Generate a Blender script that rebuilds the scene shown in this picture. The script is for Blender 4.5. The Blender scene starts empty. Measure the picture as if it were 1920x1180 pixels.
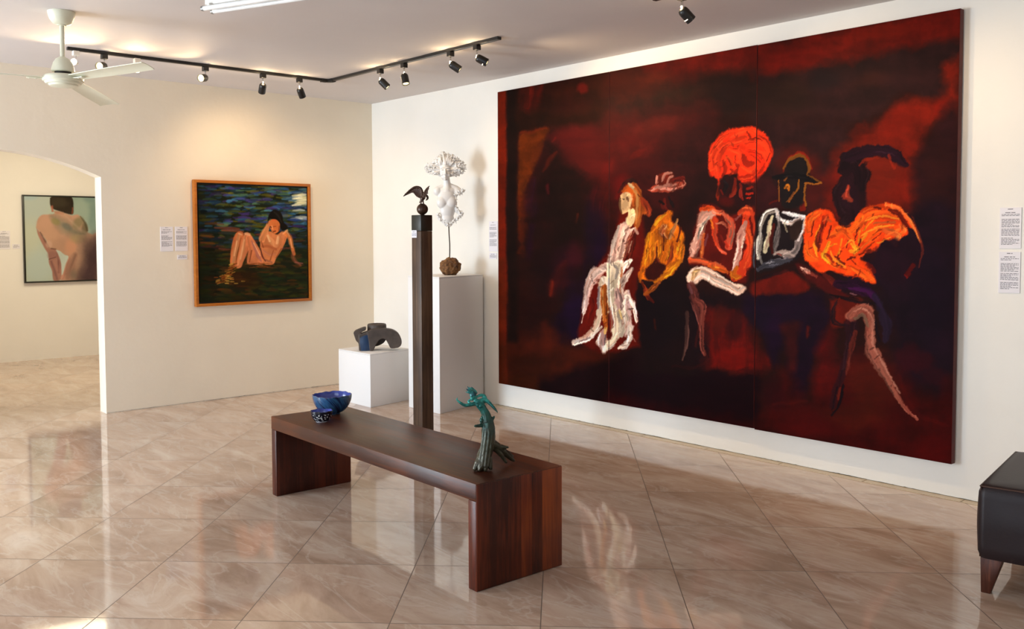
import bpy, bmesh, math, random
import numpy as np
from mathutils import Vector, Matrix, noise as mnoise

random.seed(7)
C = bpy.context.scene.collection
PI = math.pi

# ------------------------------------------------------------------ camera
cam_d = bpy.data.cameras.new('camera')
cam_o = bpy.data.objects.new('camera', cam_d)
C.objects.link(cam_o)
_f = Vector((-0.74255239, 0.66805953, -0.04808756))
_r = Vector((0.66894493, 0.74330501, -0.00321605))
_u = Vector((-0.03359521, 0.03455602, 0.99883795))
M3 = Matrix((( _r.x, _u.x, -_f.x), (_r.y, _u.y, -_f.y), (_r.z, _u.z, -_f.z)))
cam_o.matrix_world = Matrix.Translation((8.10364, -5.33755, 1.5)) @ M3.to_4x4()
cam_d.sensor_width = 36.0
cam_d.sensor_fit = 'HORIZONTAL'
cam_d.lens = 1717.0455 * 36.0 / 1920.0
cam_d.shift_y = -(590.0 - 527.2633) / 1920.0
cam_d.clip_start = 0.05
bpy.context.scene.camera = cam_o

# ------------------------------------------------------------------ world, exposure, daylight
H = 2.886                 # ceiling height
SOUTH = -8.0              # wall with the glass doors, behind and left of the camera
EAST = 10.6
w = bpy.data.worlds.new('sky')
bpy.context.scene.world = w
w.use_nodes = True
w.node_tree.nodes['Background'].inputs[0].default_value = (0.74, 0.86, 1.0, 1)
w.node_tree.nodes['Background'].inputs[1].default_value = 1.0
vs = bpy.context.scene.view_settings
vs.view_transform = 'Standard'
vs.look = 'None'
vs.exposure = 0.17
vs.gamma = 1.0
vs.use_curve_mapping = False

def area(name, loc, direction, sx, sy, watts, col):
    d = bpy.data.lights.new(name, 'AREA')
    d.shape = 'RECTANGLE'
    d.size, d.size_y, d.energy, d.color = sx, sy, watts, col
    o = bpy.data.objects.new(name, d)
    C.objects.link(o)
    o.location = loc
    o.rotation_euler = Vector(direction).to_track_quat('-Z', 'Y').to_euler()
    return o

WINDOWS = [(0.12, 1.9, 2.35), (5.2, 8.6, 2.25)]          # x0, x1, height of the glazed door openings
area('daylight_door_west', (1.01, SOUTH - 0.25, 1.2), (0.2, 1, 0.0), 1.8, 2.3, 300, (0.74, 0.87, 1.0))
area('daylight_door_east', (6.9, SOUTH - 0.25, 1.15), (0, 1, 0.0), 3.4, 2.2, 70, (0.74, 0.87, 1.0))
area('far_room_daylight', (-2.2, -6.45, 1.3), (0, 1, 0.02), 2.6, 2.0, 18, (1.0, 0.97, 0.92))
area('far_room_ceiling_lamp', (-2.6, -2.2, 2.84), (-0.25, 0.05, -1), 1.2, 1.6, 62, (1.0, 0.86, 0.60))

# ------------------------------------------------------------------ helpers
def srgb(*c):
    out = []
    for v in c[:3]:
        v = v / 255.0
        out.append(v / 12.92 if v <= 0.04045 else ((v + 0.055) / 1.055) ** 2.4)
    return tuple(out) + (1.0,)

def mat(name, col, rough=0.5, metal=0.0, spec=0.5, bump=0.0, bscale=40.0, var=0.0, vscale=6.0, coat=0.0):
    m = bpy.data.materials.new(name)
    m.use_nodes = True
    nt = m.node_tree
    b = nt.nodes['Principled BSDF']
    b.inputs['Base Color'].default_value = col
    b.inputs['Roughness'].default_value = rough
    b.inputs['Metallic'].default_value = metal
    b.inputs['Specular IOR Level'].default_value = spec
    b.inputs['Coat Weight'].default_value = coat
    tc = nt.nodes.new('ShaderNodeTexCoord')
    if var > 0:
        n = nt.nodes.new('ShaderNodeTexNoise')
        n.inputs['Scale'].default_value = vscale
        n.inputs['Detail'].default_value = 5
        nt.links.new(tc.outputs['Object'], n.inputs['Vector'])
        mr = nt.nodes.new('ShaderNodeMapRange')
        mr.inputs['From Min'].default_value = 0.3
        mr.inputs['From Max'].default_value = 0.7
        mr.inputs['To Min'].default_value = 1 - var
        mr.inputs['To Max'].default_value = 1 + var
        nt.links.new(n.outputs['Fac'], mr.inputs['Value'])
        mx = nt.nodes.new('ShaderNodeVectorMath')
        mx.operation = 'SCALE'
        mx.inputs[0].default_value = col[:3]
        nt.links.new(mr.outputs[0], mx.inputs['Scale'])
        nt.links.new(mx.outputs[0], b.inputs['Base Color'])
    if bump > 0:
        n2 = nt.nodes.new('ShaderNodeTexNoise')
        n2.inputs['Scale'].default_value = bscale
        n2.inputs['Detail'].default_value = 6
        nt.links.new(tc.outputs['Object'], n2.inputs['Vector'])
        bp = nt.nodes.new('ShaderNodeBump')
        bp.inputs['Strength'].default_value = bump
        bp.inputs['Distance'].default_value = 0.01
        nt.links.new(n2.outputs['Fac'], bp.inputs['Height'])
        nt.links.new(bp.outputs[0], b.inputs['Normal'])
    return m

def emis(name, col, strength):
    m = bpy.data.materials.new(name)
    m.use_nodes = True
    b = m.node_tree.nodes['Principled BSDF']
    b.inputs['Base Color'].default_value = (0.8, 0.8, 0.8, 1)
    b.inputs['Emission Color'].default_value = col
    b.inputs['Emission Strength'].default_value = strength
    return m

class NT:
    """tiny helper for building node trees"""
    def __init__(s, m):
        s.t = m.node_tree
        s.b = s.t.nodes['Principled BSDF']
    def n(s, kind, **kw):
        nd = s.t.nodes.new('ShaderNode' + kind)
        for k, v in kw.items():
            setattr(nd, k, v)
        return nd
    def l(s, a, b):
        s.t.links.new(a, b)
    def val(s, sock, v):
        if hasattr(v, 'is_linked') or isinstance(v, bpy.types.NodeSocket):
            s.l(v, sock)
        else:
            sock.default_value = v
    def math(s, op, a, b=None, c=None, clamp=False):
        nd = s.n('Math', operation=op, use_clamp=clamp)
        s.val(nd.inputs[0], a)
        if b is not None:
            s.val(nd.inputs[1], b)
        if c is not None:
            s.val(nd.inputs[2], c)
        return nd.outputs[0]
    def mix(s, fac, a, b, blend='MIX'):
        nd = s.n('Mix', data_type='RGBA', blend_type=blend)
        s.val(nd.inputs[0], fac)
        s.val(nd.inputs[6], a)
        s.val(nd.inputs[7], b)
        return nd.outputs[2]
    def ramp(s, fac, stops):
        nd = s.n('ValToRGB')
        e = nd.color_ramp.elements
        while len(e) < len(stops):
            e.new(0.5)
        for i, (p, c) in enumerate(stops):
            e[i].position = p
            e[i].color = c if len(c) == 4 else tuple(c) + (1,)
        s.val(nd.inputs[0], fac)
        return nd.outputs[0]
    def noise(s, vec, scale, detail=4, rough=0.5, dist=0.0, out='Fac'):
        nd = s.n('TexNoise')
        nd.inputs['Scale'].default_value = scale
        nd.inputs['Detail'].default_value = detail
        nd.inputs['Roughness'].default_value = rough
        nd.inputs['Distortion'].default_value = dist
        if vec is not None:
            s.l(vec, nd.inputs['Vector'])
        return nd.outputs[out]

# --- mesh building
def box(bm, x0, x1, y0, y1, z0, z1, bev=0.0, seg=2, M=None):
    vs_ = [bm.verts.new((x, y, z)) for z in (z0, z1) for y in (y0, y1) for x in (x0, x1)]
    idx = [(0, 2, 3, 1), (4, 5, 7, 6), (0, 1, 5, 4), (2, 6, 7, 3), (0, 4, 6, 2), (1, 3, 7, 5)]
    fs = [bm.faces.new([vs_[i] for i in f]) for f in idx]
    if bev > 0:
        ed = list({e for f in fs for e in f.edges})
        r = bmesh.ops.bevel(bm, geom=ed, offset=bev, segments=seg, profile=0.5, affect='EDGES')
        vs_ = list({v for f in r['faces'] for v in f.verts} | {v for v in vs_ if v.is_valid})
    if M is not None:
        bmesh.ops.transform(bm, matrix=M, verts=[v for v in vs_ if v.is_valid])
    return vs_

def prism(bm, pts, z0, z1, bev=0.0):
    """closed solid from a plan polygon"""
    n = len(pts)
    a = [bm.verts.new((p[0], p[1], z0)) for p in pts]
    b = [bm.verts.new((p[0], p[1], z1)) for p in pts]
    fs = [bm.faces.new(a[::-1]), bm.faces.new(b)]
    for i in range(n):
        j = (i + 1) % n
        fs.append(bm.faces.new((a[i], a[j], b[j], b[i])))
    bmesh.ops.recalc_face_normals(bm, faces=fs)
    if bev > 0:
        bmesh.ops.bevel(bm, geom=list({e for f in fs for e in f.edges}), offset=bev, segments=2, profile=0.5, affect='EDGES')

def lathe(bm, prof, n=40, M=None, closed_top=True):
    """prof: (r, z) list from bottom to top"""
    rings = []
    allv = []
    for r, z in prof:
        if r < 1e-6:
            v = bm.verts.new((0, 0, z))
            rings.append([v])
            allv.append(v)
        else:
            ring = [bm.verts.new((r * math.cos(2 * PI * i / n), r * math.sin(2 * PI * i / n), z)) for i in range(n)]
            rings.append(ring)
            allv += ring
    for a, b in zip(rings[:-1], rings[1:]):
        for i in range(n):
            j = (i + 1) % n
            if len(a) == 1 and len(b) == 1:
                continue
            if len(a) == 1:
                bm.faces.new((a[0], b[j], b[i]))
            elif len(b) == 1:
                bm.faces.new((a[i], a[j], b[0]))
            else:
                bm.faces.new((a[i], a[j], b[j], b[i]))
    if M is not None:
        bmesh.ops.transform(bm, matrix=M, verts=allv)
    return allv

def tube(bm, pts, radii, n=12, flat=1.0):
    """tapered tube along points, rounded ends; flat squeezes the section"""
    pts = [Vector(p) for p in pts]
    if not hasattr(radii, '__len__'):
        radii = [radii] * len(pts)
    up = Vector((0.13, 0.31, 0.94)).normalized()
    rings = []
    t_prev = None
    N = None
    for i, p in enumerate(pts):
        t = (pts[min(i + 1, len(pts) - 1)] - pts[max(i - 1, 0)])
        if t.length < 1e-9:
            t = Vector((0, 0, 1))
        t.normalize()
        if N is None:
            N = t.cross(up)
            if N.length < 1e-3:
                N = t.cross(Vector((1, 0, 0)))
            N.normalize()
        else:
            N = (N - t * N.dot(t)).normalized()
        B = t.cross(N)
        r = radii[i]
        rings.append((p, t, N.copy(), B, r))
    out = []
    def ring(p, N, B, r):
        return [bm.verts.new(p + (N * math.cos(2 * PI * k / n) + B * math.sin(2 * PI * k / n) * flat) * r) for k in range(n)]
    seq = []
    p, t, N, B, r = rings[0]
    seq.append([bm.verts.new(p - t * r)])
    seq.append(ring(p - t * r * 0.7, N, B, r * 0.7))
    for (p, t, N, B, r) in rings:
        seq.append(ring(p, N, B, r))
    seq.append(ring(p + t * r * 0.7, N, B, r * 0.7))
    seq.append([bm.verts.new(p + t * r)])
    for a, b in zip(seq[:-1], seq[1:]):
        for k in range(n):
            j = (k + 1) % n
            if len(a) == 1:
                bm.faces.new((a[0], b[k], b[j]))
            elif len(b) == 1:
                bm.faces.new((a[j], a[k], b[0]))
            else:
                bm.faces.new((a[j], a[k], b[k], b[j]))
    return seq

def ball(bm, c, r, seg=20, M=None):
    if not hasattr(r, '__len__'):
        r = (r, r, r)
    m = Matrix.Translation(c) @ (M.to_4x4() if M is not None else Matrix()) @ Matrix.Diagonal((r[0], r[1], r[2], 1))
    bmesh.ops.create_uvsphere(bm, u_segments=seg, v_segments=max(8, seg // 2), radius=1, matrix=m)

def spline(pts, n=6):
    """Catmull-Rom through points (tuples of any length)"""
    P = [np.array(p, float) for p in pts]
    if len(P) < 3:
        return [tuple(P[0] + (P[-1] - P[0]) * t) for t in np.linspace(0, 1, n + 1)]
    out = []
    for i in range(len(P) - 1):
        p0 = P[i - 1] if i > 0 else 2 * P[0] - P[1]
        p1, p2 = P[i], P[i + 1]
        p3 = P[i + 2] if i + 2 < len(P) else 2 * P[-1] - P[-2]
        for k in range(n):
            t = k / n
            out.append(tuple(0.5 * ((2 * p1) + (-p0 + p2) * t + (2 * p0 - 5 * p1 + 4 * p2 - p3) * t * t + (-p0 + 3 * p1 - 3 * p2 + p3) * t ** 3)))
    out.append(tuple(P[-1]))
    return out

def obj(name, bm, m=None, parent=None, smooth=None, loc=None, rotz=None):
    me = bpy.data.meshes.new(name)
    if isinstance(bm, bmesh.types.BMesh):
        bm.to_mesh(me)
        bm.free()
    else:
        me = bm
        me.name = name
    if m is not None:
        me.materials.clear()
        me.materials.append(m)
    if smooth is not None:
        me.polygons.foreach_set('use_smooth', [True] * len(me.polygons))
        if smooth < 180:
            me.set_sharp_from_angle(angle=math.radians(smooth))
    o = bpy.data.objects.new(name, me)
    C.objects.link(o)
    if parent is not None:
        o.parent = parent
    if loc is not None:
        o.location = loc
    if rotz is not None:
        o.rotation_euler = (0, 0, rotz)
    return o

def tag(o, label, cat, group=None):
    o['label'] = label
    o['category'] = cat
    if group:
        o['group'] = group
    return o

def thing(name, label, cat, loc=(0, 0, 0), rotz=0.0, group=None):
    o = bpy.data.objects.new(name, None)
    o.empty_display_size = 0.05
    C.objects.link(o)
    o.location = loc
    o.rotation_euler = (0, 0, rotz)
    return tag(o, label, cat, group)

def struct(name, bm, m, smooth=None):
    o = obj(name, bm, m, smooth=smooth)
    o['kind'] = 'structure'
    return o

def fuse(bm, voxel, smooth_iter=3, factor=0.5, disp=0.0, dscale=20.0, floor=None):
    """melt overlapping shapes into one continuous surface, return a mesh"""
    me = bpy.data.meshes.new('tmp')
    bm.to_mesh(me)
    bm.free()
    o = bpy.data.objects.new('tmp', me)
    C.objects.link(o)
    r = o.modifiers.new('r', 'REMESH')
    r.mode = 'VOXEL'
    r.voxel_size = voxel
    r.use_smooth_shade = True
    if smooth_iter:
        s = o.modifiers.new('s', 'SMOOTH')
        s.iterations = smooth_iter
        s.factor = factor
    dg = bpy.context.evaluated_depsgraph_get()
    dg.update()
    res = bpy.data.meshes.new_from_object(o.evaluated_get(dg))
    bpy.data.objects.remove(o)
    bpy.data.meshes.remove(me)
    n = len(res.vertices)
    co = np.zeros(n * 3, np.float32)
    res.vertices.foreach_get('co', co)
    co = co.reshape(-1, 3)
    if disp > 0:
        no = np.zeros(n * 3, np.float32)
        res.vertices.foreach_get('normal', no)
        k = np.array([mnoise.fractal(Vector(c) * dscale, 0.8, 2.0, 4) for c in co.tolist()], np.float32)
        co += no.reshape(-1, 3) * (disp * k)[:, None]
    if floor is not None:
        co[:, 2] = np.maximum(co[:, 2], floor)      # sits flat on what carries it
    res.vertices.foreach_set('co', co.ravel())
    res.update()
    res.polygons.foreach_set('use_smooth', [True] * len(res.polygons))
    return res
# ------------------------------------------------------------------ setting: walls, floor, ceiling
def wall_mat(name, col, bump=0.25, var=0.03):
    m = mat(name, col, rough=0.75, spec=0.25, bump=bump, bscale=9.0, var=var, vscale=1.3)
    return m
M_wall = wall_mat('painted_plaster', srgb(243, 239, 230))
M_wall_left = wall_mat('plaster_warm_light_tint', srgb(238, 226, 206))  # same plaster paint; warm lamplight and shade put into the colour
M_ceil = wall_mat('ceiling_paint', srgb(216, 209, 206), bump=0.1)

def floor_mat():
    m = mat('polished_stone_tiles', srgb(180, 150, 128), rough=0.08, spec=0.6)
    T = NT(m)
    geo = T.n('NewGeometry')
    sep = T.n('SeparateXYZ')
    T.l(geo.outputs['Position'], sep.inputs[0])
    x, y = sep.outputs[0], sep.outputs[1]
    s = T.math('DIVIDE', T.math('SUBTRACT', T.math('ADD', x, y), 0.170), 0.829)
    d = T.math('DIVIDE', T.math('SUBTRACT', T.math('SUBTRACT', x, y), 7.650), 0.893)
    def edge(v):
        fr = T.math('FRACT', v)
        return T.math('MINIMUM', fr, T.math('SUBTRACT', 1.0, fr))
    e = T.math('MINIMUM', edge(s), edge(d))
    grout = T.math('LESS_THAN', e, 0.0034)
    ids = T.math('FLOOR', s)
    idd = T.math('FLOOR', d)
    cmb = T.n('CombineXYZ')
    T.l(ids, cmb.inputs[0]); T.l(idd, cmb.inputs[1])
    wn = T.n('TexWhiteNoise', noise_dimensions='3D')
    T.l(cmb.outputs[0], wn.inputs['Vector'])
    # each tile takes its own piece of the stone pattern
    off = T.n('VectorMath', operation='SCALE')
    T.l(wn.outputs['Color'], off.inputs[0]); off.inputs['Scale'].default_value = 37.0
    add = T.n('VectorMath', operation='ADD')
    T.l(geo.outputs['Position'], add.inputs[0]); T.l(off.outputs[0], add.inputs[1])
    mp = T.n('Mapping')
    mp.inputs['Rotation'].default_value = (0, 0, math.radians(25))
    mp.inputs['Scale'].default_value = (0.8, 2.4, 1.0)
    T.l(add.outputs[0], mp.inputs['Vector'])
    n1 = T.noise(mp.outputs[0], 1.5, 8, 0.62, 1.2)
    n2 = T.noise(mp.outputs[0], 2.0, 5, 0.55, 1.0)
    n3 = T.noise(mp.outputs[0], 9.0, 6, 0.65, 0.8)
    base = T.ramp(n1, [(0.26, srgb(170, 142, 121)), (0.45, srgb(199, 171, 150)), (0.57, srgb(212, 188, 168)), (0.75, srgb(230, 214, 199))])
    vein = T.math('ABSOLUTE', T.math('SUBTRACT', n2, 0.5))
    vm = T.math('MULTIPLY', T.math('SUBTRACT', 1.0, T.math('MULTIPLY', vein, 38.0, clamp=True), clamp=True), 0.40)
    base = T.mix(vm, base, srgb(226, 212, 198))
    dk = T.math('MULTIPLY', T.math('SUBTRACT', n3, 0.55, clamp=True), 2.0, clamp=True)
    base = T.mix(dk, base, srgb(164, 135, 114))
    shade = T.math('ADD', 0.93, T.math('MULTIPLY', wn.outputs['Value'], 0.13))
    sc = T.n('VectorMath', operation='SCALE')
    T.l(base, sc.inputs[0]); T.l(shade, sc.inputs['Scale'])
    col = T.mix(grout, sc.outputs[0], srgb(112, 95, 82))
    T.l(col, T.b.inputs['Base Color'])
    rg = T.math('ADD', T.math('MULTIPLY', grout, 0.5), T.math('ADD', 0.025, T.math('MULTIPLY', n3, 0.07)))
    T.l(rg, T.b.inputs['Roughness'])
    nb = T.noise(geo.outputs['Position'], 5.0, 2)
    bp = T.n('Bump')
    bp.inputs['Strength'].default_value = 0.03
    bp.inputs['Distance'].default_value = 0.01
    T.l(T.math('SUBTRACT', nb, T.math('MULTIPLY', grout, 0.6)), bp.inputs['Height'])
    T.l(bp.outputs[0], T.b.inputs['Normal'])
    return m

bm = bmesh.new()
box(bm, -4.4, EAST + 0.2, SOUTH - 0.2, 0.2, -0.12, 0.0)
struct('floor', bm, floor_mat())
bm = bmesh.new()
box(bm, -4.4, EAST + 0.2, SOUTH - 0.2, 0.2, H, H + 0.12)
struct('ceiling', bm, M_ceil)
bm = bmesh.new()
box(bm, -4.4, EAST + 0.2, 0.0, 0.2, 0.0, H)
struct('wall_right', bm, M_wall)
bm = bmesh.new()
box(bm, EAST, EAST + 0.2, SOUTH - 0.2, 0.0, 0.0, H)
struct('wall_east', bm, M_wall)
bm = bmesh.new()
box(bm, -4.4, -4.21, -6.6, 0.0, 0.0, H)
struct('wall_far_room', bm, M_wall)

# south wall with two open glazed-door openings
bm = bmesh.new()
xs = [-0.157]
for x0, x1, hh in WINDOWS:
    box(bm, xs[-1], x0, SOUTH - 0.2, SOUTH, 0.0, H)
    box(bm, x0, x1, SOUTH - 0.2, SOUTH, hh, H)
    xs.append(x1)
box(bm, xs[-1], EAST, SOUTH - 0.2, SOUTH, 0.0, H)
struct('wall_south', bm, M_wall)
bm = bmesh.new()
box(bm, -4.21, -3.5, -6.8, -6.6, 0.0, H)
box(bm, -0.9, -0.157, -6.8, -6.6, 0.0, H)
box(bm, -3.5, -0.9, -6.8, -6.6, 2.3, H)
struct('wall_far_room_south', bm, M_wall)

# left wall with the segmental archway
def arch_wall():
    bm = bmesh.new()
    T = 0.157
    yc, half, spring, rise = -3.6, 0.881, 2.018, 0.190
    R = (half * half + rise * rise) / (2 * rise)
    box(bm, -T, 0.0, yc + half, 0.0, 0.0, H)
    box(bm, -T, 0.0, SOUTH, yc - half, 0.0, H)
    n = 40
    ys = [yc - half + 2 * half * i / n for i in range(n + 1)]
    zs = [spring + rise - (R - math.sqrt(R * R - (y - yc) ** 2)) for y in ys]
    fr = [bm.verts.new((0.0, y, z)) for y, z in zip(ys, zs)]
    bk = [bm.verts.new((-T, y, z)) for y, z in zip(ys, zs)]
    ft = [bm.verts.new((0.0, y, H)) for y in ys]
    bt = [bm.verts.new((-T, y, H)) for y in ys]
    for i in range(n):
        bm.faces.new((fr[i], fr[i + 1], ft[i + 1], ft[i]))
        bm.faces.new((bk[i + 1], bk[i], bt[i], bt[i + 1]))
        bm.faces.new((fr[i + 1], fr[i], bk[i], bk[i + 1]))
        bm.faces.new((ft[i], ft[i + 1], bt[i + 1], bt[i]))
    return bm
struct('wall_left', arch_wall(), M_wall_left)

# beige tile strip along the right wall, with joints
M_strip = mat('beige_border_tile', srgb(196, 176, 146), rough=0.3, var=0.06, vscale=8)
bm = bmesh.new()
x = 1.95
while x < 8.8:
    box(bm, x, x + 0.575, -0.062, 0.0, 0.0, 0.004, bev=0.001, seg=1)
    x += 0.58
struct('trim_1', bm, M_strip)
# ragged plaster edge where the walls meet the floor
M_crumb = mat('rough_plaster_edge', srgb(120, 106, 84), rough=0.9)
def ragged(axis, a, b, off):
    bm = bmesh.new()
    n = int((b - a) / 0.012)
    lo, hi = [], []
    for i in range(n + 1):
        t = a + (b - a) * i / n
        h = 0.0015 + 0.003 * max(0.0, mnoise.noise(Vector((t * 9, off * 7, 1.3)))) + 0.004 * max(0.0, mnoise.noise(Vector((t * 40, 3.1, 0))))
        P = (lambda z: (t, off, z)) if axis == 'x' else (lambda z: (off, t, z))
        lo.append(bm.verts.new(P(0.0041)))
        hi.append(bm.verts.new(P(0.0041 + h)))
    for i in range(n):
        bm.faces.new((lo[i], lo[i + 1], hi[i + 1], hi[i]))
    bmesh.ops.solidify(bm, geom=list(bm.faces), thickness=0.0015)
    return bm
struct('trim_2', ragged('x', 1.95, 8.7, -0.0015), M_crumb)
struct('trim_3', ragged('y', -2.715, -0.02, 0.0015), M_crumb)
# ------------------------------------------------------------------ bench
def wood_mat(name, dark, mid, light, axis=0, strip=0.06, rough=0.32, grain=(3.0, 60.0, 60.0), contrast=1.0):
    m = mat(name, mid, rough=rough, spec=0.32)
    T = NT(m)
    tc = T.n('TexCoord')
    sep = T.n('SeparateXYZ')
    T.l(tc.outputs['Object'], sep.inputs[0])
    a = sep.outputs[axis]
    sid = T.math('FLOOR', T.math('DIVIDE', a, strip))
    wn = T.n('TexWhiteNoise', noise_dimensions='1D')
    T.l(sid, wn.inputs['W'])
    mp = T.n('Mapping')
    mp.inputs['Scale'].default_value = grain
    T.l(tc.outputs['Object'], mp.inputs['Vector'])
    off = T.n('VectorMath', operation='ADD')
    T.l(mp.outputs[0], off.inputs[0])
    T.l(wn.outputs['Color'], off.inputs[1])
    g = T.noise(off.outputs[0], 1.0, 6, 0.6, 0.6)
    big = T.noise(tc.outputs['Object'], 2.2, 3, 0.5)
    f = T.math('ADD', T.math('MULTIPLY', wn.outputs['Value'], 0.55 * contrast), T.math('ADD', T.math('MULTIPLY', T.math('SUBTRACT', g, 0.5), 0.9), T.math('MULTIPLY', T.math('SUBTRACT', big, 0.5), 0.8)))
    col = T.ramp(f, [(0.0, dark), (0.32, mid), (0.8, light)])
    fr = T.math('FRACT', T.math('DIVIDE', a, strip))
    ln = T.math('LESS_THAN', fr, 0.018)
    col = T.mix(T.math('MULTIPLY', ln, 0.5), col, dark)
    T.l(col, T.b.inputs['Base Color'])
    T.l(T.math('ADD', rough - 0.06, T.math('MULTIPLY', g, 0.16)), T.b.inputs['Roughness'])
    bp = T.n('Bump')
    bp.inputs['Strength'].default_value = 0.12
    bp.inputs['Distance'].default_value = 0.004
    T.l(g, bp.inputs['Height'])
    T.l(bp.outputs[0], T.b.inputs['Normal'])
    return m

M_wtop = wood_mat('bench_seat_wood', srgb(58, 26, 15), srgb(100, 48, 18), srgb(134, 72, 46), axis=1, strip=0.075, rough=0.34, grain=(3.0, 45.0, 45.0), contrast=0.5)
M_wend = wood_mat('bench_end_wood', srgb(54, 18, 9), srgb(104, 40, 17), srgb(156, 74, 28), axis=1, strip=0.062, rough=0.34, grain=(40.0, 45.0, 3.5))
M_wedge = wood_mat('bench_inner_wood', srgb(54, 20, 11), srgb(90, 36, 20), srgb(118, 54, 28), axis=1, strip=0.075, rough=0.38, grain=(40.0, 45.0, 3.5), contrast=0.6)

BZ = 0.462
bench = thing('bench', 'long dark reddish-brown wooden bench with slab ends in the middle of the floor', 'bench', (4.213, -2.632, 0), math.radians(-1.9))
L2, W2 = 0.972, 0.247
bm = bmesh.new()
box(bm, -L2, L2, -W2, W2, BZ - 0.075, BZ, bev=0.0035)
obj('seat', bm, M_wtop, bench, smooth=40)
for sx, mm in ((-1, M_wedge), (1, M_wend)):
    bm = bmesh.new()
    x0, x1 = sorted((sx * L2, sx * (L2 - 0.058)))
    box(bm, x0, x1, -W2 + 0.001, W2 - 0.001, 0.0, BZ - 0.0755, bev=0.005)
    obj('end_panel', bm, mm, bench, smooth=40)
# upright boards of the right end run on up past the seat edge
bm = bmesh.new()
box(bm, L2 - 0.001, L2 + 0.003, -W2 + 0.002, W2 - 0.002, 0.003, BZ - 0.004, bev=0.002)
obj('end_face', bm, M_wend, bench, smooth=40)

# ------------------------------------------------------------------ white plinths
M_plinth = mat('white_plinth_paint', srgb(238, 236, 234), rough=0.55, spec=0.3, bump=0.05, bscale=30)
def plinth(name, label, F, L, R, h):
    Bk = (L[0] + R[0] - F[0], L[1] + R[1] - F[1])
    cx = (L[0] + R[0]) / 2
    cy = (L[1] + R[1]) / 2
    pts = [(q[0] - cx, q[1] - cy) for q in (L, F, R, Bk)]
    t = thing(name, label, 'plinth', (cx, cy, 0))
    bm = bmesh.new()
    prism(bm, pts, 0, h - 0.012, bev=0.003)
    obj('box_body', bm, M_plinth, t, smooth=30)
    bm = bmesh.new()
    prism(bm, pts, h - 0.0118, h, bev=0.003)
    obj('top_board', bm, M_plinth, t, smooth=30)
    return t
SMH = 0.475
plinth('plinth', 'short white cube plinth in the corner carrying the dark stone arch', (1.315, -0.910), (0.785, -0.908), (1.222, -0.42), SMH)
TLH = 1.165
plinth('plinth', 'tall white plinth against the wall behind the dark wooden post', (1.965, -0.640), (1.513, -0.640), (1.803, -0.02), TLH)

# ------------------------------------------------------------------ dark post
M_post = wood_mat('dark_post_wood', srgb(66, 48, 36), srgb(104, 80, 60), srgb(122, 98, 76), axis=2, strip=5.0, rough=0.42, grain=(60.0, 60.0, 2.5), contrast=0.3)
M_cap = mat('black_stone_cap', srgb(30, 27, 16), rough=0.4, var=0.2, vscale=25)
PX, PY, PTOP, PW = 2.915, -1.515, 1.655, 0.0515
post = thing('post_pedestal', 'slim square dark brown post standing behind the bench', 'pedestal', (PX, PY, 0), math.radians(2.8))
bm = bmesh.new()
box(bm, -PW, PW, -PW, PW, 0.0, PTOP - 0.112, bev=0.004)
obj('shaft', bm, M_post, post, smooth=40)

# ------------------------------------------------------------------ ottoman
M_leather = mat('black_brown_leather', srgb(36, 24, 25), rough=0.45, spec=0.3, bump=0.05, bscale=90, var=0.12, vscale=5)
M_seam = mat('leather_piping', srgb(64, 34, 16), rough=0.5)
M_oleg = wood_mat('ottoman_leg_wood', srgb(70, 34, 22), srgb(118, 66, 46), srgb(148, 88, 62), axis=2, strip=3.0, rough=0.35, grain=(60.0, 60.0, 6.0), contrast=0.3)
ott = thing('ottoman', 'dark leather ottoman with tapered wooden leg at the right edge', 'ottoman', (6.592, -1.36, 0), math.radians(9.5))
OW, OD, OZ0, OZ1 = 1.15, 0.78, 0.150, 0.452
def cushion():
    bm = bmesh.new()
    n = 44
    nz = 12
    # rounded box with slightly wrinkled sides
    def rb(u, v):
        return u, v
    r = 0.018
    segs = []
    pts = []
    import itertools
    per = []
    N1, N2 = 40, 28
    for i in range(N1): per.append((OW * i / N1, 0.0, 0, -1))
    for i in range(N2): per.append((OW, OD * i / N2, 1, 0))
    for i in range(N1): per.append((OW * (1 - i / N1), OD, 0, 1))
    for i in range(N2): per.append((0.0, OD * (1 - i / N2), -1, 0))
    rings = []
    for k in range(nz + 1):
        tz = k / nz
        z = OZ0 + (OZ1 - OZ0) * tz
        ring = []
        for (x, y, nx, ny) in per:
            # pull the corners in a little
            cx, cy = min(x, OW - x), min(y, OD - y)
            px, py = x, y
            c = min(1.0, max(cx, cy) / 0.02)
            inset = (1 - c) * 0.007
            px += inset * (1 if x < OW / 2 else -1)
            py += inset * (1 if y < OD / 2 else -1)
            wv = 0.006 * math.sin(PI * tz) + 0.004 * math.sin(PI * tz) * mnoise.noise(Vector((x * 5, y * 5, z * 9)))
            px += nx * wv; py += ny * wv
            if k == 0 or k == nz:
                px += (OW / 2 - px) * 0.012; py += (OD / 2 - py) * 0.016
            ring.append(bm.verts.new((px, py, z)))
        rings.append(ring)
    m = len(per)
    for a, b in zip(rings[:-1], rings[1:]):
        for i in range(m):
            j = (i + 1) % m
            bm.faces.new((a[i], a[j], b[j], b[i]))
    bm.faces.new(rings[0][::-1])
    # domed top
    prev = rings[-1]
    for s, dz in ((0.985, 0.006), (0.94, 0.010), (0.8, 0.013), (0.5, 0.015), (0.15, 0.0155)):
        ring = [bm.verts.new((OW / 2 + (v.co.x - OW / 2) * s, OD / 2 + (v.co.y - OD / 2) * s, OZ1 + dz)) for v in rings[-1]]
        for i in range(m):
            j = (i + 1) % m
            bm.faces.new((prev[i], prev[j], ring[j], ring[i]))
        prev = ring
    bm.faces.new(prev)
    return bm
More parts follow.
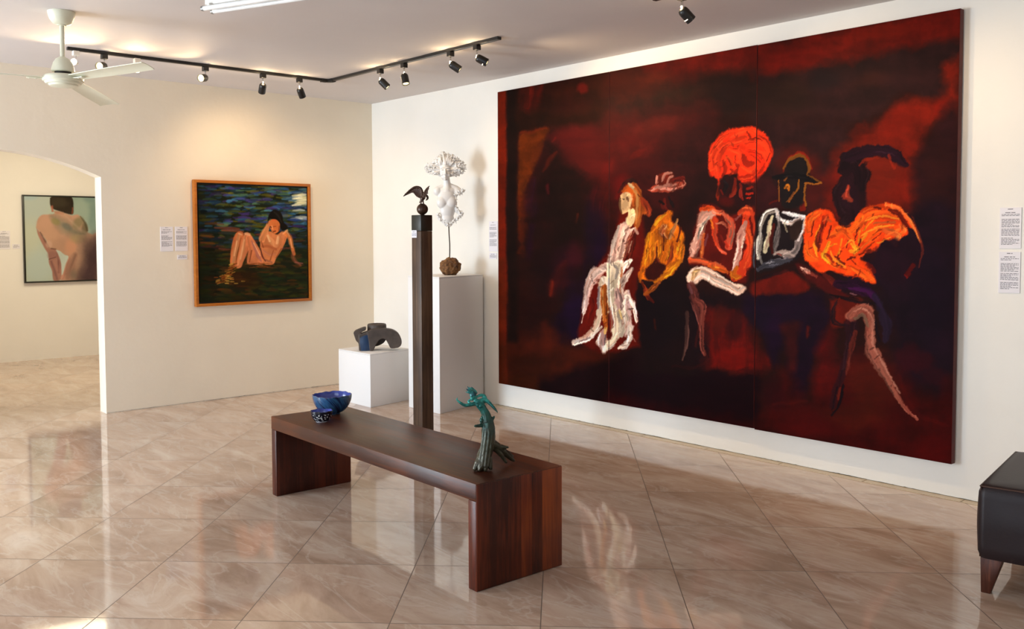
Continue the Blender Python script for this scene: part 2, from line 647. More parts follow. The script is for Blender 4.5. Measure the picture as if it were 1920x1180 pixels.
obj('cushion_body', cushion(), M_leather, ott, smooth=60)
bm = bmesh.new()
e = 0.001
loop = [(0.008, 0.008), (OW - 0.008, 0.008), (OW - 0.008, OD - 0.008), (0.008, OD - 0.008)]
for a, b in zip(loop, loop[1:] + loop[:1]):
    tube(bm, [(a[0], a[1], OZ1 + 0.001), (b[0], b[1], OZ1 + 0.001)], 0.0034, 8)
for a in loop:
    sx_, sy_ = (1 if a[0] < OW / 2 else -1), (1 if a[1] < OD / 2 else -1)
    tube(bm, [(a[0] + 0.003 * sx_, a[1] + 0.003 * sy_, OZ0 + 0.006), (a[0] + 0.0005 * sx_, a[1] + 0.0005 * sy_, (OZ0 + OZ1) / 2), (a[0] + 0.002 * sx_, a[1] + 0.002 * sy_, OZ1)], 0.0030, 8)
obj('piping', bm, M_seam, ott, smooth=60)
for sx, sy in ((0, 0), (1, 0), (1, 1), (0, 1)):
    bm = bmesh.new()
    x0 = 0.012 if sx == 0 else OW - 0.012
    y0 = 0.012 if sy == 0 else OD - 0.012
    dx = 1 if sx == 0 else -1
    dy = 1 if sy == 0 else -1
    top = [(x0, y0), (x0 + dx * 0.085, y0), (x0 + dx * 0.085, y0 + dy * 0.085), (x0, y0 + dy * 0.085)]
    bot = [(x0 + dx * 0.004, y0 + dy * 0.004), (x0 + dx * 0.040, y0 + dy * 0.004), (x0 + dx * 0.040, y0 + dy * 0.040), (x0 + dx * 0.004, y0 + dy * 0.040)]
    a = [bm.verts.new((q[0], q[1], 0.0)) for q in bot]
    b = [bm.verts.new((q[0], q[1], OZ0 + 0.0005)) for q in top]
    fs = [bm.faces.new(a), bm.faces.new(b[::-1])]
    for i in range(4):
        j = (i + 1) % 4
        fs.append(bm.faces.new((a[i], b[i], b[j], a[j])))
    bmesh.ops.recalc_face_normals(bm, faces=fs)
    bmesh.ops.bevel(bm, geom=list(bm.edges), offset=0.003, segments=2, profile=0.5, affect='EDGES')
    obj('leg', bm, M_oleg, ott, smooth=40)

# ------------------------------------------------------------------ ceiling fan
M_fan = mat('cream_enamel', srgb(226, 226, 204), rough=0.3, spec=0.5)
M_fdark = mat('dark_gap', srgb(50, 46, 40), rough=0.6)
M_chrome = mat('chrome', srgb(200, 200, 200), rough=0.15, metal=1.0)
FX, FY = 2.044, -3.587
fan = thing('ceiling_fan', 'cream three-bladed ceiling fan hanging in the upper left', 'fan', (FX, FY, 0))
bm = bmesh.new()
lathe(bm, [(0.0, 2.806), (0.030, 2.806), (0.052, 2.815), (0.068, 2.838), (0.076, 2.862), (0.079, 2.882), (0.0785, H - 0.0005), (0.0, H - 0.0005)], 40)
obj('ceiling_canopy', bm, M_fan, fan, smooth=40)
bm = bmesh.new()
lathe(bm, [(0.0, 2.55), (0.0135, 2.55), (0.0135, 2.800), (0.026, 2.801), (0.026, 2.8055), (0.0, 2.8055)], 20)
obj('down_rod', bm, M_fan, fan, smooth=40)
bm = bmesh.new()
lathe(bm, [(0.0, 2.522), (0.060, 2.520), (0.066, 2.525), (0.064, 2.545), (0.055, 2.575), (0.038, 2.600), (0.018, 2.612), (0.014, 2.613), (0.014, 2.618)], 40)
obj('motor_cover', bm, M_fan, fan, smooth=40)
bm = bmesh.new()
lathe(bm, [(0.0, 2.500), (0.045, 2.500), (0.048, 2.521), (0.0, 2.521)], 30)
obj('motor_gap', bm, M_fdark, fan, smooth=40)
bm = bmesh.new()
lathe(bm, [(0.0, 2.432), (0.072, 2.432), (0.080, 2.436), (0.084, 2.444), (0.098, 2.446), (0.103, 2.452), (0.105, 2.460), (0.112, 2.461), (0.117, 2.467), (0.117, 2.480), (0.113, 2.490), (0.100, 2.499), (0.0, 2.499)], 48)
obj('motor_housing', bm, M_fan, fan, smooth=35)
for k, (ang, droop) in enumerate(((18.0, 0.004), (142.0, -0.050), (258.0, 0.0))):
    bm = bmesh.new()
    n = 10
    r0, r1 = 0.118, 0.80
    up, dn = [], []
    for i in range(n + 1):
        t = i / n
        r = r0 + (r1 - r0) * t
        hw = 0.046 + 0.014 * min(1, t * 2.0)
        pitch = math.radians(8.5)
        for lst, dz in ((up, 0.004), (dn, 0.0)):
            row = []
            for q in (-1, -0.5, 0, 0.5, 1):
                rr = r - (0.02 * (q + 1) if i == n else 0)
                camber = 0.006 * (1 - q * q)
                row.append(bm.verts.new((rr, q * hw * math.cos(pitch), 2.478 + dz + camber - q * hw * math.sin(pitch) + droop * t)))
            lst.append(row)
    for i in range(n):
        for q in range(4):
            bm.faces.new((up[i][q], up[i + 1][q], up[i + 1][q + 1], up[i][q + 1]))
            bm.faces.new((dn[i][q + 1], dn[i + 1][q + 1], dn[i + 1][q], dn[i][q]))
        for q in (0, 4):
            bm.faces.new((up[i][q], dn[i][q], dn[i + 1][q], up[i + 1][q]))
    for i in (0, n):
        for q in range(4):
            bm.faces.new((up[i][q], up[i][q + 1], dn[i][q + 1], dn[i][q]))
    bmesh.ops.recalc_face_normals(bm, faces=bm.faces)
    b = obj('fan_blade', bm, M_fan, fan, smooth=40)
    b.rotation_euler = (0, 0, math.radians(ang))
    bm = bmesh.new()
    box(bm, 0.09, 0.20, -0.016, 0.016, 2.470, 2.4755, bev=0.002)
    for xx in (0.15, 0.185):
        ball(bm, (xx, 0, 2.469), (0.004, 0.004, 0.003), 8)
    obj('blade_bracket', bm, M_fan, b, smooth=40)

# ------------------------------------------------------------------ track lighting
M_black = mat('black_metal', srgb(22, 20, 20), rough=0.38, spec=0.5)
M_whitefit = mat('white_fitting', srgb(235, 232, 224), rough=0.35)
M_bulb = emis('warm_bulb', (1.0, 0.76, 0.34, 1), 5.0)
M_slit = emis('warm_slit', (1.0, 0.86, 0.62, 1), 5.0)
track = thing('lighting_track', 'black L-shaped lighting track on the ceiling near the corner', 'track', (1.0, -1.10, H))
def rail(p0, p1):
    bm = bmesh.new()
    d = Vector((p1[0] - p0[0], p1[1] - p0[1], 0))
    ln = d.length
    M = Matrix.Translation((p0[0], p0[1], 0)) @ d.to_track_quat('X', 'Z').to_matrix().to_4x4()
    box(bm, 0, ln, -0.0175, 0.0175, -0.022, -0.0005, bev=0.0015, seg=1, M=M)
    return bm
obj('rail', rail((-0.030, -2.145), (0.0, -0.06)), M_black, track, smooth=30)
obj('rail', rail((0.06, 0.0), (2.290, -0.015)), M_black, track, smooth=30)
bm = bmesh.new()
prism(bm, [(-0.02, -0.08), (0.02, -0.08), (0.022, -0.025), (0.08, -0.02), (0.08, 0.02), (0.0, 0.022), (-0.02, 0.0)], -0.026, -0.0003, bev=0.002)
for i in range(4):
    box(bm, -0.022, 0.022, -0.075 + i * 0.014, -0.069 + i * 0.014, -0.028, -0.004)
    box(bm, 0.03 + i * 0.014, 0.036 + i * 0.014, -0.022, 0.022, -0.028, -0.004)
obj('corner_connector', bm, M_black, track, smooth=30)
track2 = thing('lighting_track', 'black lighting track on the ceiling above the big red painting', 'track', (4.66, -1.125, H))
bm = bmesh.new()
box(bm, 0.0, 2.3, -0.0175, 0.0175, -0.022, -0.0005, bev=0.0015, seg=1)
obj('rail', bm, M_black, track2, smooth=30)

def spot(x, y, target, label, kind='black', power=20.0, angle=112, roll=0.0):
    """head hangs from the rail; its axis points at target"""
    ztop = H - 0.0225
    t = thing('track_spotlight', label, 'spotlight', (x, y, ztop), 0, 'track spotlights')
    mm = M_black if kind == 'black' else M_whitefit
    bm = bmesh.new()
    box(bm, -0.021, 0.021, -0.021, 0.021, -0.034, -0.0002, bev=0.002, seg=1)
    obj('track_adapter', bm, mm, t, smooth=30)
    bm = bmesh.new()
    tube(bm, [(-0.005, 0, -0.033), (-0.005, 0, -0.078)], 0.0035, 8)
    tube(bm, [(0.005, 0, -0.033), (0.005, 0, -0.078)], 0.0035, 8)
    obj('stem', bm, M_chrome, t, smooth=60)
    piv = Vector((0, 0, -0.086))
    d = (Vector(target) - (Vector((x, y, ztop)) + piv)).normalized()
    rot = d.to_track_quat('-Z', 'Y').to_matrix().to_4x4()
    M = Matrix.Translation(piv + d * 0.012) @ rot
    if kind == 'black':
        bm = bmesh.new()
        # can: closed dome at the back, open mouth
        lathe(bm, [(0.0, 0.020), (0.014, 0.019), (0.024, 0.012), (0.029, 0.002), (0.030, -0.010), (0.030, -0.070), (0.028, -0.070), (0.027, -0.045), (0.0, -0.040)], 28, M)
        obj('lamp_can', bm, M_black, t, smooth=40)
        bm = bmesh.new()
        lathe(bm, [(0.0, -0.066), (0.012, -0.068), (0.022, -0.064), (0.0265, -0.056), (0.026, -0.046), (0.0, -0.0455)], 24, M)
        obj('bulb', bm, M_bulb, t, smooth=60)
    else:
        # small bare reflector lamp on a bent white arm
        bm = bmesh.new()
        tube(bm, spline([(0, 0, -0.072), (0.006, 0.004, -0.085), piv + d * 0.004], 5), 0.004, 8)
        lathe(bm, [(0.0, 0.030), (0.010, 0.030), (0.013, 0.018), (0.016, 0.004), (0.024, -0.014), (0.026, -0.024), (0.0245, -0.024), (0.014, -0.004), (0.0, -0.003)], 24, M)
        obj('lamp_holder', bm, M_whitefit, t, smooth=40)
        bm = bmesh.new()
        lathe(bm, [(0.0, -0.026), (0.014, -0.025), (0.0235, -0.021), (0.018, -0.010), (0.0, -0.005)], 24, M)
        obj('bulb', bm, M_bulb, t, smooth=60)
    if kind == 'black' and power > 0:      # light leaking from the vents at the back of the can
        ld = bpy.data.lights.new('vent_glow', 'POINT')
        ld.energy = 1.0
        ld.color = (1.0, 0.74, 0.42)
        ld.shadow_soft_size = 0.008
        lo = bpy.data.objects.new('vent_glow', ld)
        C.objects.link(lo)
        lo.parent = t
        lo.location = piv - d * 0.022
    if power > 0:
        tip = piv + d * (0.100 if kind == 'black' else 0.055)
        ld = bpy.data.lights.new('spot_beam', 'SPOT')
        ld.energy = power
        ld.color = (1.0, 0.70, 0.40)
        ld.spot_size = math.radians(angle)
        ld.spot_blend = 0.9
        ld.shadow_soft_size = 0.025
        lo = bpy.data.objects.new('spot_beam', ld)
        C.objects.link(lo)
        lo.parent = t
        lo.location = tip
        lo.rotation_euler = d.to_track_quat('-Z', 'Y').to_euler()
    return t, M

SPOTS = [
    (0.972, -3.187, (2.6, -4.7, 2.85), 'white', 'white arm spotlight beside the fan rod, first from the free track end', 10),
    (0.975, -2.989, (2.3, -4.3, 2.45), 'black', 'lit black spotlight between the fan rod and the fan blade', 14),
    (0.979, -2.752, (3.6, -3.6, 2.5), 'white', 'small white lit spotlight seen just below the fan blade tip', 10),
    (0.986, -2.217, (2.0, -3.5, 2.45), 'black', 'lit black spotlight above the upper left corner of the river bather painting', 14),
    (0.993, -1.724, (0.0, -1.45, 1.75), 'black', 'upright black spotlight aimed at the river bather painting', 24),
    (0.997, -1.388, (0.45, -0.45, 1.35), 'black', 'black spotlight nearest the track corner on the left arm, tilted to the right', 22),
    (1.808, -1.105, (2.55, -0.05, 1.5), 'black', 'black spotlight nearest the track corner on the right arm', 14),
    (2.143, -1.107, (2.95, -1.15, 0.3), 'black', 'glowing black spotlight, second from the track corner on the right arm', 14),
    (2.738, -1.112, (3.55, -0.05, 1.9), 'black', 'black spotlight next to last on the right arm of the track', 32),
    (3.044, -1.114, (3.95, -0.05, 2.05), 'black', 'black spotlight with a lit slit at the right end of the track', 32),
    (4.860, -1.125, (5.35, -0.05, 1.7), 'black', 'black spotlight with a lit ring slit above the big red painting', 36),
    (5.90, -1.125, (6.1, -0.02, 1.6), 'black', 'unseen black spotlight added farthest along the track above the painting, lighting the right wall sheets', 16),  # added beyond the frame for its light on the right wall
]
for (sx, sy, tg, kind, lab, pw) in SPOTS:
    t, M = spot(sx, sy, tg, lab, kind, pw)
    if 'slit' in lab:
        bm = bmesh.new()
        n = 10
        a0, a1 = (-2.4, -0.9)
        ring = []
        for i in range(n + 1):
            a = a0 + (a1 - a0) * i / n
            ring.append([bm.verts.new((0.0306 * math.cos(a), 0.0306 * math.sin(a), z)) for z in (-0.044, -0.048)])
        for i in range(n):
            bm.faces.new((ring[i][0], ring[i + 1][0], ring[i + 1][1], ring[i][1]))
        bmesh.ops.transform(bm, matrix=M, verts=bm.verts)
        obj('vent_slit', bm, M_slit, t)

# twin-tube fluorescent batten, mostly above the frame
M_tube = mat('white_lamp_tube', srgb(240, 240, 238), rough=0.2)
M_cap2 = mat('lamp_end_cap', srgb(150, 150, 148), rough=0.3, metal=0.6)
flu = thing('fluorescent_fitting', 'white twin-tube fluorescent ceiling light at the top edge', 'lamp', (2.87, -3.04, H))
ang = Vector((0.75, 0.30, 0)).normalized()
side = Vector((-ang.y, ang.x, 0))
M = Matrix(((ang.x, side.x, 0, 0), (ang.y, side.y, 0, 0), (0, 0, 1, 0), (0, 0, 0, 1)))
bm = bmesh.new()
box(bm, 0.03, 1.24, -0.03, 0.03, -0.035, -0.0005, bev=0.004, M=M)
obj('batten', bm, M_whitefit, flu, smooth=30)
for q in (-1, 1):
    bm = bmesh.new()
    MM = M @ Matrix.Translation((0.02, q * 0.038, -0.056)) @ Matrix.Rotation(PI / 2, 4, 'Y')
    lathe(bm, [(0.0, 0.0), (0.014, 0.001), (0.0145, 0.03), (0.0145, 1.2), (0.014, 1.229), (0.0, 1.23)], 20, MM)
    tb = obj('tube', bm, M_tube, flu, smooth=60)
    bm = bmesh.new()
    lathe(bm, [(0.0, -0.004), (0.0148, -0.003), (0.0155, 0.002), (0.0155, 0.010), (0.0148, 0.012)], 20, MM)
    obj('end_cap', bm, M_cap2, tb, smooth=60)
for xx in (0.06, 1.2):
    bm = bmesh.new()
    box(bm, xx, xx + 0.02, -0.045, 0.045, -0.05, -0.03, bev=0.003, M=M)
    obj('tube_holder', bm, M_whitefit, flu, smooth=30)

# ------------------------------------------------------------------ printed wall sheets
M_paper = mat('white_paper_board', srgb(236, 232, 236), rough=0.6)
M_ink = mat('grey_print', srgb(126, 122, 128), rough=0.8)
def sheet(label, origin, udir, wdt, hgt, spec, seed, th=0.004, group='printed wall sheets', name='wall_text_sheet'):
    """origin = lower left corner seen from the front; spec = list of (kind, v0, v1) in heights from the top"""
    u = Vector(udir)
    nrm = u.cross(Vector((0, 0, 1)))          # towards the viewer
    t = thing(name, label, 'label', origin, 0, group)
    M = Matrix(((u.x, 0, nrm.x, 0), (u.y, 0, nrm.y, 0), (0, 1, 0, 0), (0, 0, 0, 1)))
    bm = bmesh.new()
    box(bm, 0, wdt, 0, hgt, 0.0005, th, bev=0.0006, seg=1, M=M)
    obj('board', bm, M_paper, t, smooth=30)
    rnd = random.Random(seed)
    def bar(bm, x0, x1, y0, y1):
        vs_ = [bm.verts.new(M @ Vector(q)) for q in ((x0, y0, th + 0.0004), (x1, y0, th + 0.0004), (x1, y1, th + 0.0004), (x0, y1, th + 0.0004))]
        bm.faces.new(vs_)
    for kind, v0, v1 in spec:
        b1 = bmesh.new()
        if kind == 'head':                    # centred heading
            L = wdt * (v1)
            y = hgt * (1 - v0)
            x = (wdt - L) / 2
            while x < (wdt + L) / 2 - 0.004:
                wl = rnd.uniform(0.012, 0.03)
                bar(b1, x, min(x + wl, (wdt + L) / 2), y - 0.0042, y)
                x += wl + 0.004
        else:                                 # paragraph of small words
            lh = 0.0068
            y = hgt * (1 - v0)
            y_end = hgt * (1 - v1)
            while y - lh > y_end:
                x = wdt * 0.09
                x_end = wdt * (0.92 if rnd.random() > 0.25 else rnd.uniform(0.5, 0.85))
                while x < x_end:
                    wl = rnd.uniform(0.006, 0.02)
                    bar(b1, x, min(x + wl, x_end), y - 0.0032, y)
                    x += wl + 0.003
                y -= lh
        obj('heading_print' if kind == 'head' else 'paragraph_print', b1, M_ink, t)
    return t
FULL = [('head', 0.03, 0.22), ('head', 0.115, 0.6), ('par', 0.19, 0.30), ('par', 0.36, 0.56), ('par', 0.60, 0.84)]
LONG = [('head', 0.03, 0.26), ('head', 0.115, 0.5), ('par', 0.16, 0.25), ('par', 0.28, 0.50), ('par', 0.52, 0.72), ('par', 0.74, 0.93)]
TINY = [('head', 0.18, 0.6), ('par', 0.42, 0.82)]
sheet('printed text sheet left of the river bather painting, the farther from its frame', (0.0, -2.228, 1.382), (0, 1, 0), 0.114, 0.219, FULL, 1)
sheet('printed text sheet left of the river bather painting, the closer to its frame', (0.0, -2.096, 1.384), (0, 1, 0), 0.114, 0.218, FULL, 2)
sheet('small caption card below the paired text sheets on the left wall', (0.0, -2.078, 1.308), (0, 1, 0), 0.090, 0.041, TINY, 3)
sheet('printed text sheet half hidden behind the left edge of the red painting', (1.868, 0.0, 1.372), (1, 0, 0), 0.116, 0.268, FULL, 4)
sheet('small caption card under the text sheet at the red painting\'s left edge', (1.872, 0.0, 1.306), (1, 0, 0), 0.10, 0.052, TINY, 5)
sheet('upper of the two printed text sheets right of the red painting', (6.160, 0.0, 1.429), (1, 0, 0), 0.110, 0.222, LONG, 6)
sheet('lower of the two printed text sheets right of the red painting', (6.160, 0.0, 1.187), (1, 0, 0), 0.110, 0.224, LONG, 7)
sheet('printed text sheet on the far room wall at the left edge', (-4.21, -2.560, 1.372), (0, 1, 0), 0.131, 0.222, LONG, 8)
sheet('small caption card between the far room sheet and the back-view painting', (-4.21, -2.408, 1.376), (0, 1, 0), 0.084, 0.056, TINY, 9)
pr = math.radians(2.8)
# card stuck on the left face of the post
sheet('small white label card stuck near the top of the dark post', (PX + (-PW + 0.002) * math.cos(pr) + (PW + 0.0003) * math.sin(pr), PY + (-PW + 0.002) * math.sin(pr) - (PW + 0.0003) * math.cos(pr), 1.497),
      (math.cos(pr), math.sin(pr), 0), 0.056, 0.052, TINY, 10, th=0.0015)
# ------------------------------------------------------------------ sculptures and bowls
CAMXY = (8.10364, -5.33755)
def facing(x, y):
    """rotation that turns local +Y away from the visitor's standpoint"""
    return math.atan2(y - CAMXY[1], x - CAMXY[0]) - PI / 2

def xz_prism(bm, pts, y0, y1, sm=True, n=4):
    P = spline(list(pts) + [pts[0]], n)[:-1] if sm else pts
    a = [bm.verts.new((q[0], y0, q[1])) for q in P]
    b = [bm.verts.new((q[0], y1, q[1])) for q in P]
    m = len(P)
    fs = [bm.faces.new(a), bm.faces.new(b[::-1])]
    for i in range(m):
        j = (i + 1) % m
        fs.append(bm.faces.new((a[j], a[i], b[i], b[j])))
    bmesh.ops.recalc_face_normals(bm, faces=fs)

# --- white bust on a rod and a stone
M_white = mat('white_glazed_resin', srgb(240, 238, 234), rough=0.28, spec=0.5)
M_rod = mat('rusty_rod', srgb(60, 46, 34), rough=0.5, metal=0.6)
def rock_mat():
    m = mat('brown_pitted_rock', srgb(104, 72, 42), rough=0.85, bump=0.9, bscale=28)
    T = NT(m)
    tc = T.n('TexCoord')
    n = T.noise(tc.outputs['Object'], 22, 6, 0.7)
    T.l(T.ramp(n, [(0.32, srgb(56, 34, 20)), (0.5, srgb(112, 74, 40)), (0.68, srgb(158, 116, 70))]), T.b.inputs['Base Color'])
    return m
BX, BY = 1.713, -0.335
bust = thing('bust_sculpture', 'white bust of a woman with coral-like leafy hair on the tall plinth', 'sculpture', (BX, BY, TLH), facing(BX, BY))
BS = 0.001079
def bp_(cx, cy, d=0.0):
    return Vector(((cx - 330) * BS, d * BS, (1100 - cy) * BS))
bm = bmesh.new()
bmesh.ops.create_icosphere(bm, subdivisions=5, radius=1.0)
for v in bm.verts:
    d = v.co.normalized()
    k = 1 + 0.16 * mnoise.fractal(d * 2.2, 0.9, 2.0, 5) + 0.05 * mnoise.noise(d * 9)
    z = d.z * 0.080 * k
    v.co = Vector((d.x * 0.090 * k, d.y * 0.078 * k, max(z, -0.073) + 0.0735))
obj('rock_base', bm, rock_mat(), bust, smooth=180).location = (0.010, 0, 0)
bm = bmesh.new()
tube(bm, [bp_(*q) for q in spline([(334, 965, 0), (336, 860, 0), (331, 760, 0), (328, 660, 0), (322, 560, 0)], 5)], 0.0052, 10)
obj('rod', bm, M_rod, bust, smooth=60)

bm = bmesh.new()
def E_(cx, cy, d, rx, ry, rz, M=None):
    ball(bm, bp_(cx, cy, d), (rx * BS, ry * BS, rz * BS), 24, M)
E_(316, 468, 4, 76, 50, 84); E_(317, 560, 6, 66, 46, 90); E_(318, 640, 8, 56, 42, 52)
E_(318, 412, 8, 84, 40, 34)
E_(240, 414, 8, 38, 36, 40); E_(400, 412, 8, 38, 34, 36)
E_(274, 504, -16, 46, 34, 52); E_(350, 502, -16, 46, 34, 52)
tube(bm, [bp_(*q) for q in ((316, 410, 6), (318, 372, 4), (314, 330, 4), (306, 290, 6))], [46 * BS, 31 * BS, 29 * BS, 32 * BS], 20)
tube(bm, [bp_(*q) for q in ((244, 398, 8), (304, 366, 10))], [26 * BS, 20 * BS], 14)
tube(bm, [bp_(*q) for q in ((396, 394, 8), (332, 364, 10))], [26 * BS, 20 * BS], 14)
bm.normal_update()
obj('bust_body', fuse(bm, 0.0034, 26, 0.5), M_white, bust)
bm = bmesh.new()
# head and face
E_(304, 232, 14, 54, 60, 66); E_(303, 262, -8, 45, 42, 56); E_(302, 298, -18, 34, 30, 28)
E_(302, 320, -34, 13, 12, 10)
tube(bm, [bp_(*q) for q in ((304, 236, -47), (304, 258, -57), (304, 275, -62))], [5.5 * BS, 7 * BS, 9.5 * BS], 10)
for s_ in (-1, 1):
    E_(304 + s_ * 9, 278, -53, 7, 7, 5)
    tube(bm, [bp_(*q) for q in ((304 + s_ * 10, 232, -48), (304 + s_ * 25, 226, -47), (304 + s_ * 41, 234, -34))], [3 * BS, 3.6 * BS, 3 * BS], 8)
    E_(304 + s_ * 23, 244, -42, 13, 8, 6)
    E_(304 + s_ * 22, 272, -30, 20, 14, 26)
    E_(304 + s_ * 55, 262, 12, 9, 12, 20)
tube(bm, [bp_(*q) for q in ((287, 294, -40), (303, 290, -51), (319, 294, -40))], [3 * BS, 5.5 * BS, 3 * BS], 8)
tube(bm, [bp_(*q) for q in ((289, 300, -39), (303, 304, -50), (317, 300, -39))], [3 * BS, 6 * BS, 3 * BS], 8)
tube(bm, [bp_(306, 286, 6), bp_(312, 330, 4)], [27 * BS, 24 * BS], 16)
obj('head', fuse(bm, 0.0022, 6, 0.5), M_white, bust)

# ragged leafy edges of the torn torso
rl = random.Random(3)
bm = bmesh.new()
path = spline([(404, 418), (452, 408), (420, 430), (394, 440), (386, 490), (390, 540), (404, 580), (440, 596), (418, 622), (385, 650), (345, 680), (316, 686), (288, 658), (262, 640), (244, 600)], 7)
for (cx, cy) in path:
    for _ in range(3):
        a = rl.uniform(0, 2 * PI)
        L = rl.uniform(9, 22)
        d0 = rl.uniform(-24, 14)
        x0, y0 = cx + rl.uniform(-9, 5), cy + rl.uniform(-8, 6)
        tube(bm, [bp_(x0, y0, d0), bp_(x0 + L * .5 * math.cos(a), y0 + L * .5 * math.sin(a), d0 - 6), bp_(x0 + L * math.cos(a), y0 + L * math.sin(a), d0 + rl.uniform(-8, 4))],
             [7 * BS, 8 * BS, 3.2 * BS], 8, flat=0.55)
tube(bm, [bp_(cx - 10, cy, -4) for cx, cy in path], 13 * BS, 10)
obj('leafy_edge', fuse(bm, 0.0026, 1, 0.4), M_white, bust)

# hair: fronds sweeping out sideways and up, ending in small leaves
bm = bmesh.new()
def hair_r(t):
    """reach of the hair for an angle in degrees (0 = right, 90 = up)"""
    pts = [(-40, 84), (-20, 140), (-5, 165), (8, 178), (22, 160), (40, 136), (60, 132), (78, 140), (95, 152), (112, 136), (130, 122), (148, 128), (165, 164), (178, 176), (192, 158), (206, 110), (220, 80)]
    for (a, ra), (b, rb) in zip(pts[:-1], pts[1:]):
        if a <= t <= b:
            return ra + (rb - ra) * (t - a) / (b - a)
    return 100
HC = (306, 232)
for i in range(300):
    t = rl.uniform(-38, 216)
    layer = rl.random()
    R = hair_r(t) * (rl.uniform(0.80, 1.0) if rl.random() < 0.6 else rl.uniform(0.5, 0.82))
    a = math.radians(t)
    root_r = 44 + 8 * layer
    # roots follow the hairline over forehead and temples
    rx, rz = HC[0] + root_r * 0.95 * math.cos(a), HC[1] - root_r * math.sin(a) * 1.02 + 4
    d0 = -18 + 55 * layer
    tx, tz = HC[0] + R * math.cos(a), HC[1] - R * math.sin(a)
    d1 = d0 + rl.uniform(-10, 24)
    sw = rl.uniform(-14, 14)
    mx_, mz_ = (rx + tx) / 2 - sw * math.sin(a), (rz + tz) / 2 - sw * math.cos(a) - 6 * abs(math.cos(a))
    pts = spline([(rx, rz, d0), (mx_, mz_, (d0 + d1) / 2 - 8), (tx, tz, d1)], 4)
    w0 = rl.uniform(5.5, 8.5)
    tube(bm, [bp_(*q) for q in pts], [w0 * BS * (1 - 0.35 * k / (len(pts) - 1)) for k in range(len(pts))], 7, flat=0.8)
    for _ in range(rl.choice((4, 5, 6))):
        k = rl.uniform(0.40, 1.0)
        q = pts[min(len(pts) - 1, int(k * (len(pts) - 1)))]
        b = a + rl.uniform(-1.3, 1.3)
        L = rl.uniform(9, 19)
        tube(bm, [bp_(q[0], q[1], q[2]), bp_(q[0] + L * .55 * math.cos(b), q[1] - L * .55 * math.sin(b), q[2] - 5), bp_(q[0] + L * math.cos(b), q[1] - L * math.sin(b), q[2] + rl.uniform(-7, 5))],
             [3.8 * BS, 5.4 * BS, 2.2 * BS], 7, flat=0.6)
ball(bm, bp_(306, 226, 30), (54 * BS, 52 * BS, 58 * BS), 20)
ball(bm, bp_(308, 212, 34), (112 * BS, 14 * BS, 92 * BS), 24)
# strands combed back from the forehead
for i in range(26):
    t = math.radians(rl.uniform(20, 160))
    x0, z0 = 304 + 40 * math.cos(t), 214 - 14 * math.sin(t)
    x1, z1 = 304 + 74 * math.cos(t) + rl.uniform(-8, 8), 206 - rl.uniform(70, 120) * math.sin(t)
    tube(bm, [bp_(*q) for q in spline([(x0, z0, -44 + 26 * abs(math.cos(t))), ((x0 + x1) / 2 + rl.uniform(-6, 6), (z0 + z1) / 2 - 4, -38), (x1, z1, -4)], 4)], [6 * BS, 7.5 * BS, 8 * BS, 7 * BS, 6.5 * BS, 6 * BS, 5 * BS, 4 * BS, 3 * BS], 7)
obj('hair', fuse(bm, 0.0027, 1, 0.35), M_white, bust)

# --- bronze eagle on a ball, on top of the post
M_bronze = mat('dark_brown_bronze', srgb(66, 42, 28), rough=0.35, metal=0.35, var=0.2, vscale=30)
ES = 0.000873
eag = thing('eagle_sculpture', 'dark bronze eagle with raised wings on a ball, on top of the post', 'sculpture', (PX, PY, PTOP - 0.1118), facing(PX, PY))
EO = Vector((0.004, 0, 0.1118))
def ep(cx, cy, d=0.0):
    return EO + Vector(((cx - 195) * ES, d * ES, (592 - cy) * ES))
bm = bmesh.new()
box(bm, -PW - 0.0006, PW + 0.0006, -PW - 0.0006, PW + 0.0006, 0.0003, 0.1118, bev=0.003)
o = obj('stone_block', bm, M_cap, eag, smooth=40)
o.rotation_euler = (0, 0, math.radians(2.8) - facing(PX, PY))
bm = bmesh.new()
ball(bm, ep(195, 545), 45.5 * ES, 36)
lathe(bm, [(0.0, 0.0), (0.016, 0.0), (0.013, 0.006), (0.0, 0.006)], 24, Matrix.Translation((EO.x, 0, 0.1118)))
obj('ball', bm, M_bronze, eag, smooth=60)
bm = bmesh.new()
def et(pts, rad, flat=1.0, n=10):
    tube(bm, [ep(*q) for q in spline(pts, 4)], [r * ES for r in np.interp(np.linspace(0, 1, (len(pts) - 1) * 4 + 1), np.linspace(0, 1, len(rad)), rad)], n, flat)
et([(188, 478, 0), (198, 458, 0), (206, 444, -4)], [13, 19, 15])               # body
et([(184, 480, 4), (172, 494, 14)], [10, 4], 0.5)                                # tail
et([(206, 444, -4), (222, 434, -10), (236, 446, -14), (236, 462, -18), (224, 474, -18)], [14, 10, 9, 9, 4])   # neck, bowed head, beak
et([(186, 480, -4), (184, 500, -4)], [7, 5]); et([(200, 478, -8), (204, 500, -8)], [7, 5])
for x in (184, 204):
    for k in (-1, 0, 1):
        et([(x, 499, -6), (x + k * 9, 505, -12)], [3.5, 2], 1.0, 6)
